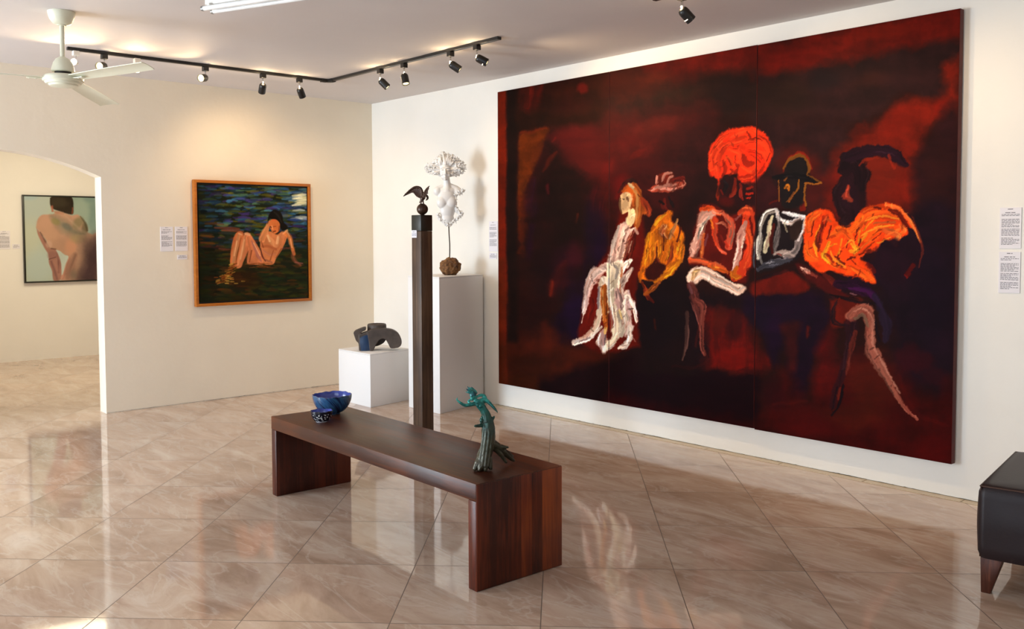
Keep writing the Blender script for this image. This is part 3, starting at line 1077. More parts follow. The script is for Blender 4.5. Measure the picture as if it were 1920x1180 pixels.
# left wing: arm, then flight feathers fanned along it
arm = spline([(200, 446, 2), (192, 400, 8), (176, 374, 14), (140, 366, 20), (100, 388, 26), (64, 420, 30)], 6)
for i in range(len(arm) - 1):
    pass
et([(200, 446, 2), (192, 400, 8), (176, 374, 14), (140, 367, 20), (100, 390, 26), (62, 424, 30)], [13, 11, 11, 9, 7, 4])
trail = spline([(192, 466, 8), (168, 452, 12), (152, 442, 16), (140, 430, 20), (118, 412, 24), (84, 424, 28), (46, 440, 30)], 6)
for i in range(20):
    t = i / 19
    a = arm[int(t * (len(arm) - 1))]
    b = trail[int(t * (len(trail) - 1))]
    et([a, ((a[0] + b[0]) / 2 + 2, (a[1] + b[1]) / 2, (a[2] + b[2]) / 2 + 4), b], [7, 7.5, 4], 0.45, 8)
# right wing, swept towards the viewer
arm2 = spline([(206, 446, -8), (214, 414, -30), (230, 386, -60), (250, 366, -90)], 6)
trail2 = spline([(218, 462, -20), (224, 446, -50), (236, 424, -80), (251, 367, -96)], 6)
et([(206, 446, -8), (214, 414, -30), (230, 386, -60), (250, 366, -90)], [11, 9, 7, 3])
for i in range(14):
    t = i / 13
    a = arm2[int(t * (len(arm2) - 1))]
    b = trail2[int(t * (len(trail2) - 1))]
    et([a, ((a[0] + b[0]) / 2, (a[1] + b[1]) / 2, (a[2] + b[2]) / 2 - 4), b], [6, 6, 3], 0.45, 8)
et([(232, 422, -70), (243, 422, -82)], [3, 2])
obj('eagle', fuse(bm, 0.0015, 1, 0.4), M_bronze, eag)

# --- dark stone arch on the short plinth
def stone_mat():
    m = mat('dark_brown_stone', srgb(70, 60, 54), rough=0.62, bump=0.15, bscale=60)
    T = NT(m)
    tc = T.n('TexCoord')
    n = T.noise(tc.outputs['Object'], 9, 5, 0.6)
    T.l(T.ramp(n, [(0.3, srgb(58, 49, 44)), (0.7, srgb(84, 72, 64))]), T.b.inputs['Base Color'])
    return m
M_stone = stone_mat()
M_blue = mat('blue_glazed_face', srgb(22, 52, 86), rough=0.35, var=0.25, vscale=14)
AX, AY = 1.11, -0.69
AS = 0.000905
arch = thing('abstract_sculpture', 'dark brown curved stone sculpture with a blue end, on the short plinth', 'sculpture', (AX, AY, SMH), facing(AX, AY))
def ap(cx, cy):
    return ((cx - 480) * AS, (425 - cy) * AS)
bm = bmesh.new()
# leg and arching arm
xz_prism(bm, [ap(*q) for q in ((372, 232), (440, 206), (540, 204), (620, 216), (676, 250), (708, 304), (714, 352), (696, 388), (652, 402), (604, 400), (580, 356), (552, 312), (516, 306), (480, 330), (454, 376), (436, 416), (400, 424), (388, 330))], -0.072, 0.030)
# drum behind, with its rim showing over the arm
lathe(bm, [(0.0, 0.105), (0.070, 0.105), (0.080, 0.120), (0.086, 0.150), (0.086, 0.226), (0.080, 0.236), (0.066, 0.238), (0.058, 0.224), (0.052, 0.160), (0.0, 0.156)], 40, Matrix.Translation((ap(470, 0)[0], 0.045, 0)))
xz_prism(bm, [ap(*q) for q in ((440, 300), (520, 290), (560, 310), (545, 350), (500, 380), (450, 392), (430, 360))], 0.030, 0.095)
# lobe on the left with a slot
xz_prism(bm, [ap(*q) for q in ((238, 246), (262, 222), (352, 190), (360, 216), (330, 232), (300, 262), (306, 320), (312, 418), (292, 420), (286, 350), (262, 320))], -0.050, 0.060)
xz_prism(bm, [ap(*q) for q in ((292, 262), (360, 236), (400, 240), (410, 330), (404, 424), (306, 424), (296, 340))], -0.058, 0.045)
obj('stone_body', fuse(bm, 0.0035, 4, 0.5, disp=0.0006, dscale=60, floor=0.0008), M_stone, arch)
bm = bmesh.new()
xz_prism(bm, [ap(*q) for q in ((302, 290), (340, 272), (378, 264), (392, 300), (399, 420), (312, 423), (300, 350))], -0.0655, -0.05, sm=False)
bmesh.ops.bevel(bm, geom=list(bm.edges), offset=0.003, segments=2, profile=0.5, affect='EDGES')
obj('blue_face', bm, M_blue, arch, smooth=40)

# --- bronze tree-woman on the bench
def patina():
    m = mat('patinated_bronze', srgb(40, 90, 80), rough=0.33, metal=0.35, spec=0.6)
    T = NT(m)
    tc = T.n('TexCoord')
    sep = T.n('SeparateXYZ')
    T.l(tc.outputs['Object'], sep.inputs[0])
    n = T.noise(tc.outputs['Object'], 34, 5, 0.65)
    h = T.math('ADD', T.math('MULTIPLY', sep.outputs[2], 2.5), T.math('MULTIPLY', T.math('SUBTRACT', n, 0.5), 0.6))
    T.l(T.ramp(h, [(0.0, srgb(62, 54, 38)), (0.36, srgb(62, 66, 50)), (0.50, srgb(40, 58, 50)), (0.62, srgb(24, 84, 74)), (0.74, srgb(20, 108, 104)), (0.84, srgb(60, 170, 160)), (0.92, srgb(22, 92, 98)), (1.0, srgb(20, 62, 74))]), T.b.inputs['Base Color'])  # patina by height; the brightest teal also paints in highlights
    bp = T.n('Bump')
    bp.inputs['Strength'].default_value = 0.25
    bp.inputs['Distance'].default_value = 0.004
    T.l(n, bp.inputs['Height'])
    T.l(bp.outputs[0], T.b.inputs['Normal'])
    return m
M_pat = patina()
WX, WY, WS = 5.015, -2.725, 0.0004555
wom = thing('tree_woman_sculpture', 'green and dark bronze woman growing out of a tree stump, on the bench end', 'sculpture', (WX, WY, BZ), facing(WX, WY))
def wp(cx, cy, d=0.0):
    return Vector(((cx - 830) * WS, d * WS, (1000 - cy) * WS))
def wt(bm, pts, rad, flat=1.0, n=12, wob=0.0):
    P = spline(pts, 4)
    R = np.interp(np.linspace(0, 1, len(P)), np.linspace(0, 1, len(rad)), rad)
    tube(bm, [wp(*q) for q in P], [r * WS for r in R], n, flat)
bm = bmesh.new()
wt(bm, [(800, 950, -20), (818, 880, -10), (850, 790, 0), (866, 700, 0), (866, 610, 0), (862, 540, 0), (850, 480, 0)], [64, 70, 68, 68, 68, 60, 48])
wt(bm, [(806, 870, -20), (764, 930, -40), (734, 972, -55)], [52, 44, 26])
wt(bm, [(804, 900, -50), (792, 950, -75), (780, 976, -85)], [36, 30, 22])
wt(bm, [(836, 900, -50), (836, 950, -75), (834, 978, -85)], [34, 28, 20])
wt(bm, [(868, 880, -20), (880, 950, -40), (886, 976, -45)], [36, 26, 20])
wt(bm, [(780, 900, 0), (770, 860, 0), (800, 770, -20)], [26, 22, 16])
wt(bm, [(890, 740, 10), (950, 790, 70), (1010, 850, 130), (1080, 930, 200), (1120, 968, 230)], [52, 44, 36, 26, 16])
wt(bm, [(950, 785, 70), (1010, 800, 90), (1056, 800, 90)], [34, 24, 12])
wt(bm, [(1000, 830, 130), (1060, 880, 190), (1110, 925, 230)], [28, 22, 12])
wt(bm, [(930, 800, 40), (990, 880, 90), (1040, 955, 120)], [30, 22, 16])
# bark folds and the hollow
for k, (x, d) in enumerate(((812, -50), (838, -62), (866, -64), (894, -52))):
    wt(bm, [(x + 6, 560, d + 12), (x + 4, 650, d), (x - 10, 760, d - 4), (x - 22, 850, d - 10), (x - 34, 940, d - 30)], [8, 14, 16, 17, 15], 0.9, 8)
wt(bm, [(812, 556, -20), (770, 552, -60), (738, 550, -80)], [20, 17, 13])
wt(bm, [(905, 500, 0), (922, 478, 0)], [18, 11])
for (x, y, r) in ((802, 505, 24), (806, 480, 16), (820, 520, 20), (796, 530, 16)):
    ball(bm, wp(x, y, -26), r * WS, 14)
obj('tree_trunk', fuse(bm, 0.0026, 2, 0.4, disp=0.0010, dscale=70, floor=0.0006), M_pat, wom)
bm = bmesh.new()
wt(bm, [(852, 520, -6), (844, 460, -8), (818, 405, -10), (788, 360, -10), (756, 328, -10)], [52, 46, 38, 42, 34])
wt(bm, [(764, 345, -10), (800, 322, 10), (826, 312, 30)], [30, 28, 24])
ball(bm, wp(790, 362, -40), (24 * WS, 20 * WS, 22 * WS), 14)
ball(bm, wp(760, 350, -44), (20 * WS, 18 * WS, 20 * WS), 14)
wt(bm, [(752, 326, -10), (736, 300, -12), (728, 286, -14)], [24, 19, 20])
ball(bm, wp(718, 258, -16), (34 * WS, 36 * WS, 44 * WS), 18)
wt(bm, [(706, 262, -48), (702, 272, -54)], [5, 6], 1, 8)
wt(bm, [(698, 288, -40), (714, 292, -42)], [5, 5], 1, 8)
ball(bm, wp(708, 302, -34), 12 * WS, 12)
for (x0, x1, y1, d) in ((690, 646, 226, -20), (692, 652, 196, -30), (700, 664, 174, -24), (708, 682, 182, -10), (716, 694, 190, 6), (726, 704, 186, 20), (736, 716, 196, 28), (742, 736, 214, 20), (706, 672, 200, 20)):
    wt(bm, [(x0 + 8, 244, d), ((x0 + x1) / 2 + 4, (238 + y1) / 2, d - 6), (x1, y1, d)], [13, 10, 6], 0.8, 8)
wt(bm, [(752, 338, -10), (700, 348, -40), (640, 350, -60), (604, 330, -70), (574, 306, -72)], [24, 19, 16, 14, 10])
wt(bm, [(578, 308, -72), (562, 292, -74), (568, 274, -70)], [11, 10, 5], 0.7, 8)
wt(bm, [(572, 304, -72), (556, 292, -80)], [6, 4], 1, 6)
wt(bm, [(566, 296, -72), (554, 284, -66)], [5, 3], 1, 6)
wt(bm, [(716, 296, 10), (692, 308, 24), (670, 330, 20), (700, 344, 0)], [9, 10, 11, 12])
wt(bm, [(746, 284, 10), (786, 268, 20), (822, 274, 34), (834, 300, 34)], [11, 15, 17, 22])
wt(bm, [(828, 304, 30), (872, 340, 20), (914, 382, 4), (940, 412, -6)], [22, 18, 14, 10])
wt(bm, [(938, 408, -6), (950, 424, -10), (954, 440, -12)], [10, 9, 4], 0.7, 8)
wt(bm, [(944, 414, -6), (956, 420, -14)], [5, 3], 1, 6)
wt(bm, [(800, 340, 20), (830, 330, 34)], [24, 20])
obj('figure', fuse(bm, 0.0020, 2, 0.4), M_pat, wom)

# --- bowls on the bench
def swirl_mat():
    m = mat('streaked_blue_glaze', srgb(40, 84, 128), rough=0.22, spec=0.6)
    T = NT(m)
    tc = T.n('TexCoord')
    sep = T.n('SeparateXYZ')
    T.l(tc.outputs['Object'], sep.inputs[0])
    an = T.math('ARCTAN2', sep.outputs[1], sep.outputs[0])
    a = T.math('ADD', an, T.math('MULTIPLY', sep.outputs[2], 7.0))
    cmb = T.n('CombineXYZ')
    T.l(T.math('MULTIPLY', a, 5.0), cmb.inputs[0])
    T.l(T.math('MULTIPLY', sep.outputs[2], 6.0), cmb.inputs[1])
    n = T.noise(cmb.outputs[0], 1.0, 5, 0.65, 0.5)
    n2 = T.noise(cmb.outputs[0], 3.2, 3, 0.6)
    f = T.math('ADD', T.math('MULTIPLY', n, 0.75), T.math('MULTIPLY', n2, 0.25))
    T.l(T.ramp(f, [(0.36, srgb(12, 16, 34)), (0.46, srgb(28, 50, 92)), (0.54, srgb(50, 100, 140)), (0.62, srgb(30, 58, 112)), (0.72, srgb(116, 160, 186))]), T.b.inputs['Base Color'])
    return m
M_inner = mat('lavender_blue_glaze', srgb(84, 96, 178), rough=0.15, spec=0.6, var=0.12, vscale=12)
M_rimw = mat('pale_glaze_rim', srgb(150, 160, 196), rough=0.3)
def bowl_shell(prof, n, wave):
    bm = bmesh.new()
    rings = []
    for k, (r, z) in enumerate(prof):
        ring = []
        for i in range(n):
            a = 2 * PI * i / n
            t = (z - prof[0][1]) / max(1e-6, prof[-1][1] - prof[0][1])
            w_ = wave(a) * max(0.0, t) ** 3
            ring.append(bm.verts.new(((r) * math.cos(a), r * math.sin(a), z + w_)))
        rings.append(ring)
    for a, b in zip(rings[:-1], rings[1:]):
        for i in range(n):
            j = (i + 1) % n
            bm.faces.new((a[i], a[j], b[j], b[i]))
    return bm, rings
def make_bowl(name, label, loc, R, Hh, foot, mats, wave, th=0.004):
    t = thing(name, label, 'bowl', loc)
    n = 72
    prof = [(foot * 0.86, 0.0), (foot, 0.0), (foot, Hh * 0.05)]
    for k in range(1, 15):
        q = k / 14 * PI / 2
        prof.append((foot + (R - foot) * math.sin(q), Hh * 0.05 + Hh * 0.95 * (1 - math.cos(q)) ** 0.86))
    bm, rings = bowl_shell(prof, n, wave)
    bm.faces.new(rings[0][::-1])
    # lip
    lip = [bm.verts.new((v.co.x * (1 - th / R), v.co.y * (1 - th / R), v.co.z - 0.0002)) for v in rings[-1]]
    for i in range(n):
        j = (i + 1) % n
        bm.faces.new((rings[-1][i], rings[-1][j], lip[j], lip[i]))
    obj('outer_wall', bm, mats[0], t, smooth=50)
    inner = [(max(0.002, foot - 0.01), Hh * 0.09)]
    for k in range(1, 15):
        q = k / 14 * PI / 2
        inner.append(((foot - th) + (R - foot) * math.sin(q), Hh * 0.09 + (Hh * 0.91 - 0.0003) * (1 - math.cos(q)) ** 0.86))
    bm, rings = bowl_shell(inner, n, wave)
    for f in list(bm.faces):
        f.normal_flip()
    bm.faces.new(rings[0])
    obj('inner_glaze', bm, mats[1], t, smooth=60)
    return t
M_swirl = swirl_mat()
make_bowl('bowl', 'large deep blue streaked ceramic bowl with wavy rim on the far bench end', (3.395, -2.535, BZ), 0.115, 0.112, 0.045, (M_swirl, M_inner),
          lambda a: 0.0020 * math.sin(3 * a + 1.0) + 0.0012 * math.sin(11 * a) + 0.0012 * math.sin(17 * a + 2))
def blot_mat():
    m = mat('black_and_white_blossom_glaze', srgb(30, 32, 44), rough=0.25)
    T = NT(m)
    tc = T.n('TexCoord')
    v = T.n('TexVoronoi')
    v.inputs['Scale'].default_value = 70
    T.l(tc.outputs['Object'], v.inputs['Vector'])
    n = T.noise(tc.outputs['Object'], 130, 3)
    d = T.math('ADD', v.outputs['Distance'], T.math('MULTIPLY', T.math('SUBTRACT', n, 0.5), 0.5))
    sep = T.n('SeparateXYZ')
    T.l(tc.outputs['Object'], sep.inputs[0])
    band = T.math('MULTIPLY', T.math('LESS_THAN', sep.outputs[2], 0.048), T.math('GREATER_THAN', sep.outputs[2], 0.006))
    f = T.math('MULTIPLY', T.math('LESS_THAN', d, 0.34), band)
    col = T.mix(f, srgb(22, 24, 36), srgb(196, 194, 192))
    foot_ = T.math('LESS_THAN', sep.outputs[2], 0.005)
    T.l(T.mix(foot_, col, srgb(190, 190, 198)), T.b.inputs['Base Color'])
    return m
make_bowl('bowl', 'small black bowl with white blossoms in front of the large blue bowl', (3.565, -2.705, BZ), 0.061, 0.062, 0.033, (blot_mat(), M_inner),
          lambda a: 0.0016 * math.sin(5 * a) + 0.0010 * math.sin(13 * a), th=0.003)
# ------------------------------------------------------------------ painted canvases
# A painting is a dense mesh whose vertices carry the paint colour; strokes are laid down
# one after another with bristle streaks and a little relief (impasto).
def _tile_noise(n, seed):
    r = np.random.RandomState(seed)
    out = np.zeros((n, n), np.float32)
    amp, tot = 1.0, 0.0
    for cells in (8, 16, 32, 64, 128, 256):
        g = r.rand(cells, cells).astype(np.float32)
        x = np.arange(n) * cells / n
        i = x.astype(int)
        f = (x - i).astype(np.float32)
        f = f * f * (3 - 2 * f)
        j = (i + 1) % cells
        a = g[i][:, i] * (1 - f)[None, :] + g[i][:, j] * f[None, :]
        b = g[j][:, i] * (1 - f)[None, :] + g[j][:, j] * f[None, :]
        out += amp * (a * (1 - f)[:, None] + b * f[:, None])
        tot += amp
        amp *= 0.6
    out /= tot
    return np.clip((out - out.mean()) / (out.std() * 4.0) + 0.5, 0, 1)
NOISE = _tile_noise(512, 5)
def nz(x, y, s=0):
    return NOISE[(np.asarray(y * 2.0 + s * 37) % 512).astype(int), (np.asarray(x * 2.0 + s * 91) % 512).astype(int)]

def homog(src, dst):
    A = []
    for (x, y), (u, v) in zip(src, dst):
        A.append([x, y, 1, 0, 0, 0, -u * x, -u * y])
        A.append([0, 0, 0, x, y, 1, -v * x, -v * y])
    h = np.linalg.solve(np.array(A, float), np.array([c for p in dst for c in p], float))
    return np.append(h, 1).reshape(3, 3)

class Canvas:
    def __init__(s, w, h, quad, nx, ny):
        """w,h metres; quad: the four corners (TL,TR,BR,BL) of the canvas in the tracing frame"""
        s.w, s.h, s.nx, s.ny = w, h, nx, ny
        u, v = np.meshgrid(np.linspace(0, w, nx), np.linspace(0, h, ny))
        Hm = homog([(0, h), (w, h), (w, 0), (0, 0)], quad)
        s.Hi = np.linalg.inv(Hm)
        q = Hm @ np.stack([u.ravel(), v.ravel(), np.ones(u.size)])
        s.X = (q[0] / q[2]).reshape(ny, nx).astype(np.float32)
        s.Y = (q[1] / q[2]).reshape(ny, nx).astype(np.float32)
        s.rgb = np.zeros((ny, nx, 3), np.float32)
        s.z = np.zeros((ny, nx), np.float32)
        s.k = 0
        s.softk = 0.12      # how soft stroke edges are
        s.rich = True       # lay finer loaded-brush streaks over broad strokes
        s.rnd = random.Random(11)
    def win(s, x0, y0, x1, y1):
        q = s.Hi @ np.array([[x0, x1, x1, x0], [y0, y0, y1, y1], [1, 1, 1, 1]], float)
        u, v = q[0] / q[2], q[1] / q[2]
        i0 = int(max(0, math.floor(u.min() / s.w * (s.nx - 1)) - 1)); i1 = int(min(s.nx, math.ceil(u.max() / s.w * (s.nx - 1)) + 2))
        j0 = int(max(0, math.floor(v.min() / s.h * (s.ny - 1)) - 1)); j1 = int(min(s.ny, math.ceil(v.max() / s.h * (s.ny - 1)) + 2))
        if i1 <= i0 or j1 <= j0:
            return None
        return slice(j0, j1), slice(i0, i1)
    def put(s, sl, a, col, dz=0.0):
        c = np.asarray(col, np.float32)
        if c.ndim == 1:
            c = c / 255.0
        s.rgb[sl] = s.rgb[sl] * (1 - a[..., None]) + c * a[..., None]
        if dz:
            s.z[sl] = s.z[sl] * (1 - a) + dz * a
    def fill(s, col):
        s.rgb[:] = np.array(col, np.float32) / 255
    def blob(s, cx, cy, rx, ry, col, al=1.0, ang=0.0, rag=0.5):
        R = max(rx, ry) * 2.2
        sl = s.win(cx - R, cy - R, cx + R, cy + R)
        if sl is None: return
        s.k += 1
        dx, dy = s.X[sl] - cx, s.Y[sl] - cy
        c, n = math.cos(math.radians(ang)), math.sin(math.radians(ang))
        a, b = (dx * c + dy * n) / rx, (-dx * n + dy * c) / ry
        d = np.sqrt(a * a + b * b) + rag * (nz(dx * .8, dy * .8, s.k) - 0.5)
        m = np.clip(1.5 - d * 1.0, 0, 1)
        m = m * m * (3 - 2 * m)
        s.put(sl, m * al, col)
    def poly(s, pts, col, al=1.0, soft=2.0, rag=2.0, jit=0.12, streak=0.0, sm=True, dz=0.0):
        P = np.array(spline(list(pts) + [pts[0]], 5) if sm else list(pts) + [pts[0]], np.float32)[:, :2]
        pad = soft + rag + 2
        sl = s.win(P[:, 0].min() - pad, P[:, 1].min() - pad, P[:, 0].max() + pad, P[:, 1].max() + pad)
        if sl is None: return
        s.k += 1
        X, Y = s.X[sl], s.Y[sl]
        ins = np.zeros(X.shape, bool)
        d2 = np.full(X.shape, 1e9, np.float32)
        for (xa, ya), (xb, yb) in zip(P[:-1], P[1:]):
            if ya != yb:
                cr = ((Y < ya) != (Y < yb)) & (X < (xb - xa) * (Y - ya) / (yb - ya) + xa)
                ins ^= cr
            ex, ey = xb - xa, yb - ya
            L = ex * ex + ey * ey
            if L < 1e-9: continue
            t = np.clip(((X - xa) * ex + (Y - ya) * ey) / L, 0, 1)
            d2 = np.minimum(d2, (X - xa - t * ex) ** 2 + (Y - ya - t * ey) ** 2)
        d = np.sqrt(d2) * np.where(ins, 1, -1) + rag * 2 * (nz(X * 1.3, Y * 1.3, s.k) - 0.5)
        m = np.clip(d / max(soft, .3) * 0.5 + 0.5, 0, 1)
        if streak:
            m = m * (1 - streak * np.clip((nz(X * 2.5, Y * 0.35, s.k + 3) - 0.5) * 4, 0, 1))
        c = np.array(col, np.float32) / 255 * (1 + jit * 2 * (nz(X * 1.7, Y * 1.1, s.k + 7)[..., None] - 0.5))
        s.put(sl, m * al, c, dz)
    def st(s, pts, wd, col, al=1.0, bris=0.5, rag=0.42, jit=0.3, dz=0.0, col2=None, taper=True):
        """brush stroke: pts, full width(s) in tracing units"""
        pts = [tuple(p) for p in pts]
        if not hasattr(wd, '__len__'):
            wd = [wd] * len(pts) if not taper else [wd * (0.55 if i in (0, len(pts) - 1) else 1) for i in range(len(pts))]
        wd0 = list(wd)
        P = np.array(spline([(p[0], p[1], q * 1.12 / 2.0) for p, q in zip(pts, wd)], 6), np.float32)
        pad = P[:, 2].max() * 1.4 + 2
        sl = s.win(P[:, 0].min() - pad, P[:, 1].min() - pad, P[:, 0].max() + pad, P[:, 1].max() + pad)
        if sl is None: return
        s.k += 1
        X, Y = s.X[sl], s.Y[sl]
        best = np.full(X.shape, 1e9, np.float32)
        S = np.zeros_like(best); Tt = np.zeros_like(best); Wd = np.ones_like(best)
        acc = 0.0
        for a, b in zip(P[:-1], P[1:]):
            ex, ey = b[0] - a[0], b[1] - a[1]
            L = math.hypot(ex, ey)
            if L < 1e-6: continue
            t = np.clip(((X - a[0]) * ex + (Y - a[1]) * ey) / (L * L), 0, 1)
            ww = np.maximum(a[2] + (b[2] - a[2]) * t, 0.3)
            d = np.sqrt((X - a[0] - t * ex) ** 2 + (Y - a[1] - t * ey) ** 2) / ww
            up = d < best
            sg = np.sign((X - a[0]) * ey - (Y - a[1]) * ex)
            best = np.where(up, d, best)
            S = np.where(up, d * sg * ww, S)
            Tt = np.where(up, acc + t * L, Tt)
            Wd = np.where(up, ww, Wd)
            acc += L
        br = nz(S * 2.2, Tt * 0.16, s.k)
        e = nz(X * 1.6, Y * 1.6, s.k + 5)
        edge = best + rag * 2 * (e - 0.5) + 0.25 * rag * 2 * (br - 0.5)
        m = np.clip((1.0 - edge) * Wd / (0.9 + s.softk * Wd * 2) + 0.5, 0, 1)
        if s.softk > 0.5: m = m * m * (3 - 2 * m)
        m = m * (1 - bris * np.clip((br - 0.56) * 7, 0, 1))
        c = np.array(col, np.float32) / 255
        if col2 is not None:
            f = np.clip((nz(S * 1.6, Tt * 0.2, s.k + 11) - 0.38) * 4, 0, 1)[..., None]
            c = c * (1 - f) + np.array(col2, np.float32) / 255 * f
        c = np.clip(c * (1 + jit * 2 * (br[..., None] - 0.5)), 0, 1)
        s.put(sl, m * al, c, 0.0)
        if dz:
            hgt = dz * (0.4 + 0.9 * br) * np.clip(1.3 - best, 0, 1)
            s.z[sl] = s.z[sl] * (1 - m) + hgt * m
        if s.rich and s.softk < 0.5 and len(pts) > 1 and max(wd0) > 5.5 and al > 0.84:
            s.rich = False
            r = s.rnd
            n = 3 + int(max(wd0) / 4)
            Q = spline([(p[0], p[1], q / 2.0) for p, q in zip(pts, wd0)], 4)
            for _ in range(n):
                a = r.randrange(0, max(1, len(Q) - 4)); b = min(len(Q), a + r.randrange(3, 3 + max(2, len(Q) // 2)))
                o = r.uniform(-0.95, 0.95)
                sub = []
                for i in range(a, b):
                    q0, q1 = Q[max(i - 1, 0)], Q[min(i + 1, len(Q) - 1)]
                    tx, ty = q1[0] - q0[0], q1[1] - q0[1]
                    ln = math.hypot(tx, ty) or 1.0
                    sub.append((Q[i][0] - ty / ln * o * Q[i][2] + r.uniform(-.5, .5), Q[i][1] + tx / ln * o * Q[i][2] + r.uniform(-.5, .5)))
                if len(sub) < 2: continue
                k = r.choice((0.55, 0.7, 0.82, 1.12, 1.2, 1.3))
                if k < 1 and sum(col) > 540:
                    cc = r.choice(((196, 158, 140), (214, 180, 158), (172, 132, 118), (206, 170, 150)))
                else: cc = [min(255, v * k + (14 if k > 1 else 0)) for v in (col if col2 is None or r.random() < .5 else col2)]
                s.st(sub, r.uniform(1.2, 2.8), cc, r.uniform(.5, .9), bris=0.5, rag=0.3, dz=dz)
            s.rich = True
    def grad(s, x0, y0, x1, y1, col, al=1.0, soft=12, rag=10, streak=(0.5, 1.5)):
        """soft-edged upright patch between two x and two y limits"""
        pad = soft + rag
        sl = s.win(x0 - pad, y0 - pad, x1 + pad, y1 + pad)
        if sl is None: return
        s.k += 1
        X, Y = s.X[sl], s.Y[sl]
        n = rag * 2 * (nz(X * streak[0], Y * streak[1], s.k) - 0.5)
        d = np.minimum(np.minimum(X - x0, x1 - X), np.minimum(Y - y0, y1 - Y)) + n
        m = np.clip(d / soft + 0.5, 0, 1)
        s.put(sl, m * m * (3 - 2 * m) * al, col)
    def weave(s, amt=0.05, fx=0.7, fy=0.7):
        s.rgb *= (1 + amt * 2 * (nz(s.X * fx, s.Y * fy, 77)[..., None] - 0.5))
        np.clip(s.rgb, 0, 1, out=s.rgb)

    def flecks(s, n, lum=0.2, seed=9, size=(4, 11), wid=(1.2, 3.0)):
        """short loaded-knife touches in lighter and darker tones of what lies beneath"""
        r = random.Random(seed)
        L = s.rgb.max(axis=2)
        J, I = np.nonzero(L > lum)
        if len(J) == 0: return
        base = s.rgb.copy()
        s.rich = False
        for _ in range(n):
            q = r.randrange(len(J))
            j, i = J[q], I[q]
            c = base[j, i] * 255
            k = r.choice((0.6, 0.75, 0.85, 0.9, 1.1, 1.15, 1.3))
            if k < 1: cc = (c[0] * k, c[1] * k * .92, c[2] * k * .9)
            else: cc = tuple(min(255, v * k + 10) for v in c)
            a = math.radians(r.gauss(-68, 32)); ln = r.uniform(*size) / 2
            x, y = float(s.X[j, i]), float(s.Y[j, i])
            b = r.uniform(-2, 2)
            s.st([(x - ln * math.cos(a), y - ln * math.sin(a)), (x + b, y), (x + ln * math.cos(a), y + ln * math.sin(a))], r.uniform(*wid), cc, r.uniform(.5, .95), bris=.4, dz=0.7)
    def knife(s, amp=2.2, scale=0.9):
        """drag the wet paint about in small ragged jumps, like a palette knife"""
        for a, f, k in ((amp * 0.45, scale * 0.35, 201), (amp * 0.9, scale, 202)):
            jj, ii = np.mgrid[0:s.ny, 0:s.nx]
            u, v = ii * f, jj * f
            dx = (nz(u, v, k) - 0.5) * 2 * a * 1.6
            dy = (nz(u, v * 0.6, k + 5) - 0.5) * 2 * a * 2.2
            I = np.clip(np.round(ii + dx), 0, s.nx - 1).astype(int)
            J = np.clip(np.round(jj + dy), 0, s.ny - 1).astype(int)
            s.rgb = s.rgb[J, I].copy()
            s.z = s.z[J, I].copy()
BIGQ = [(935, 170), (1802.5, 19.5), (1785.5, 870.5), (932, 718)]
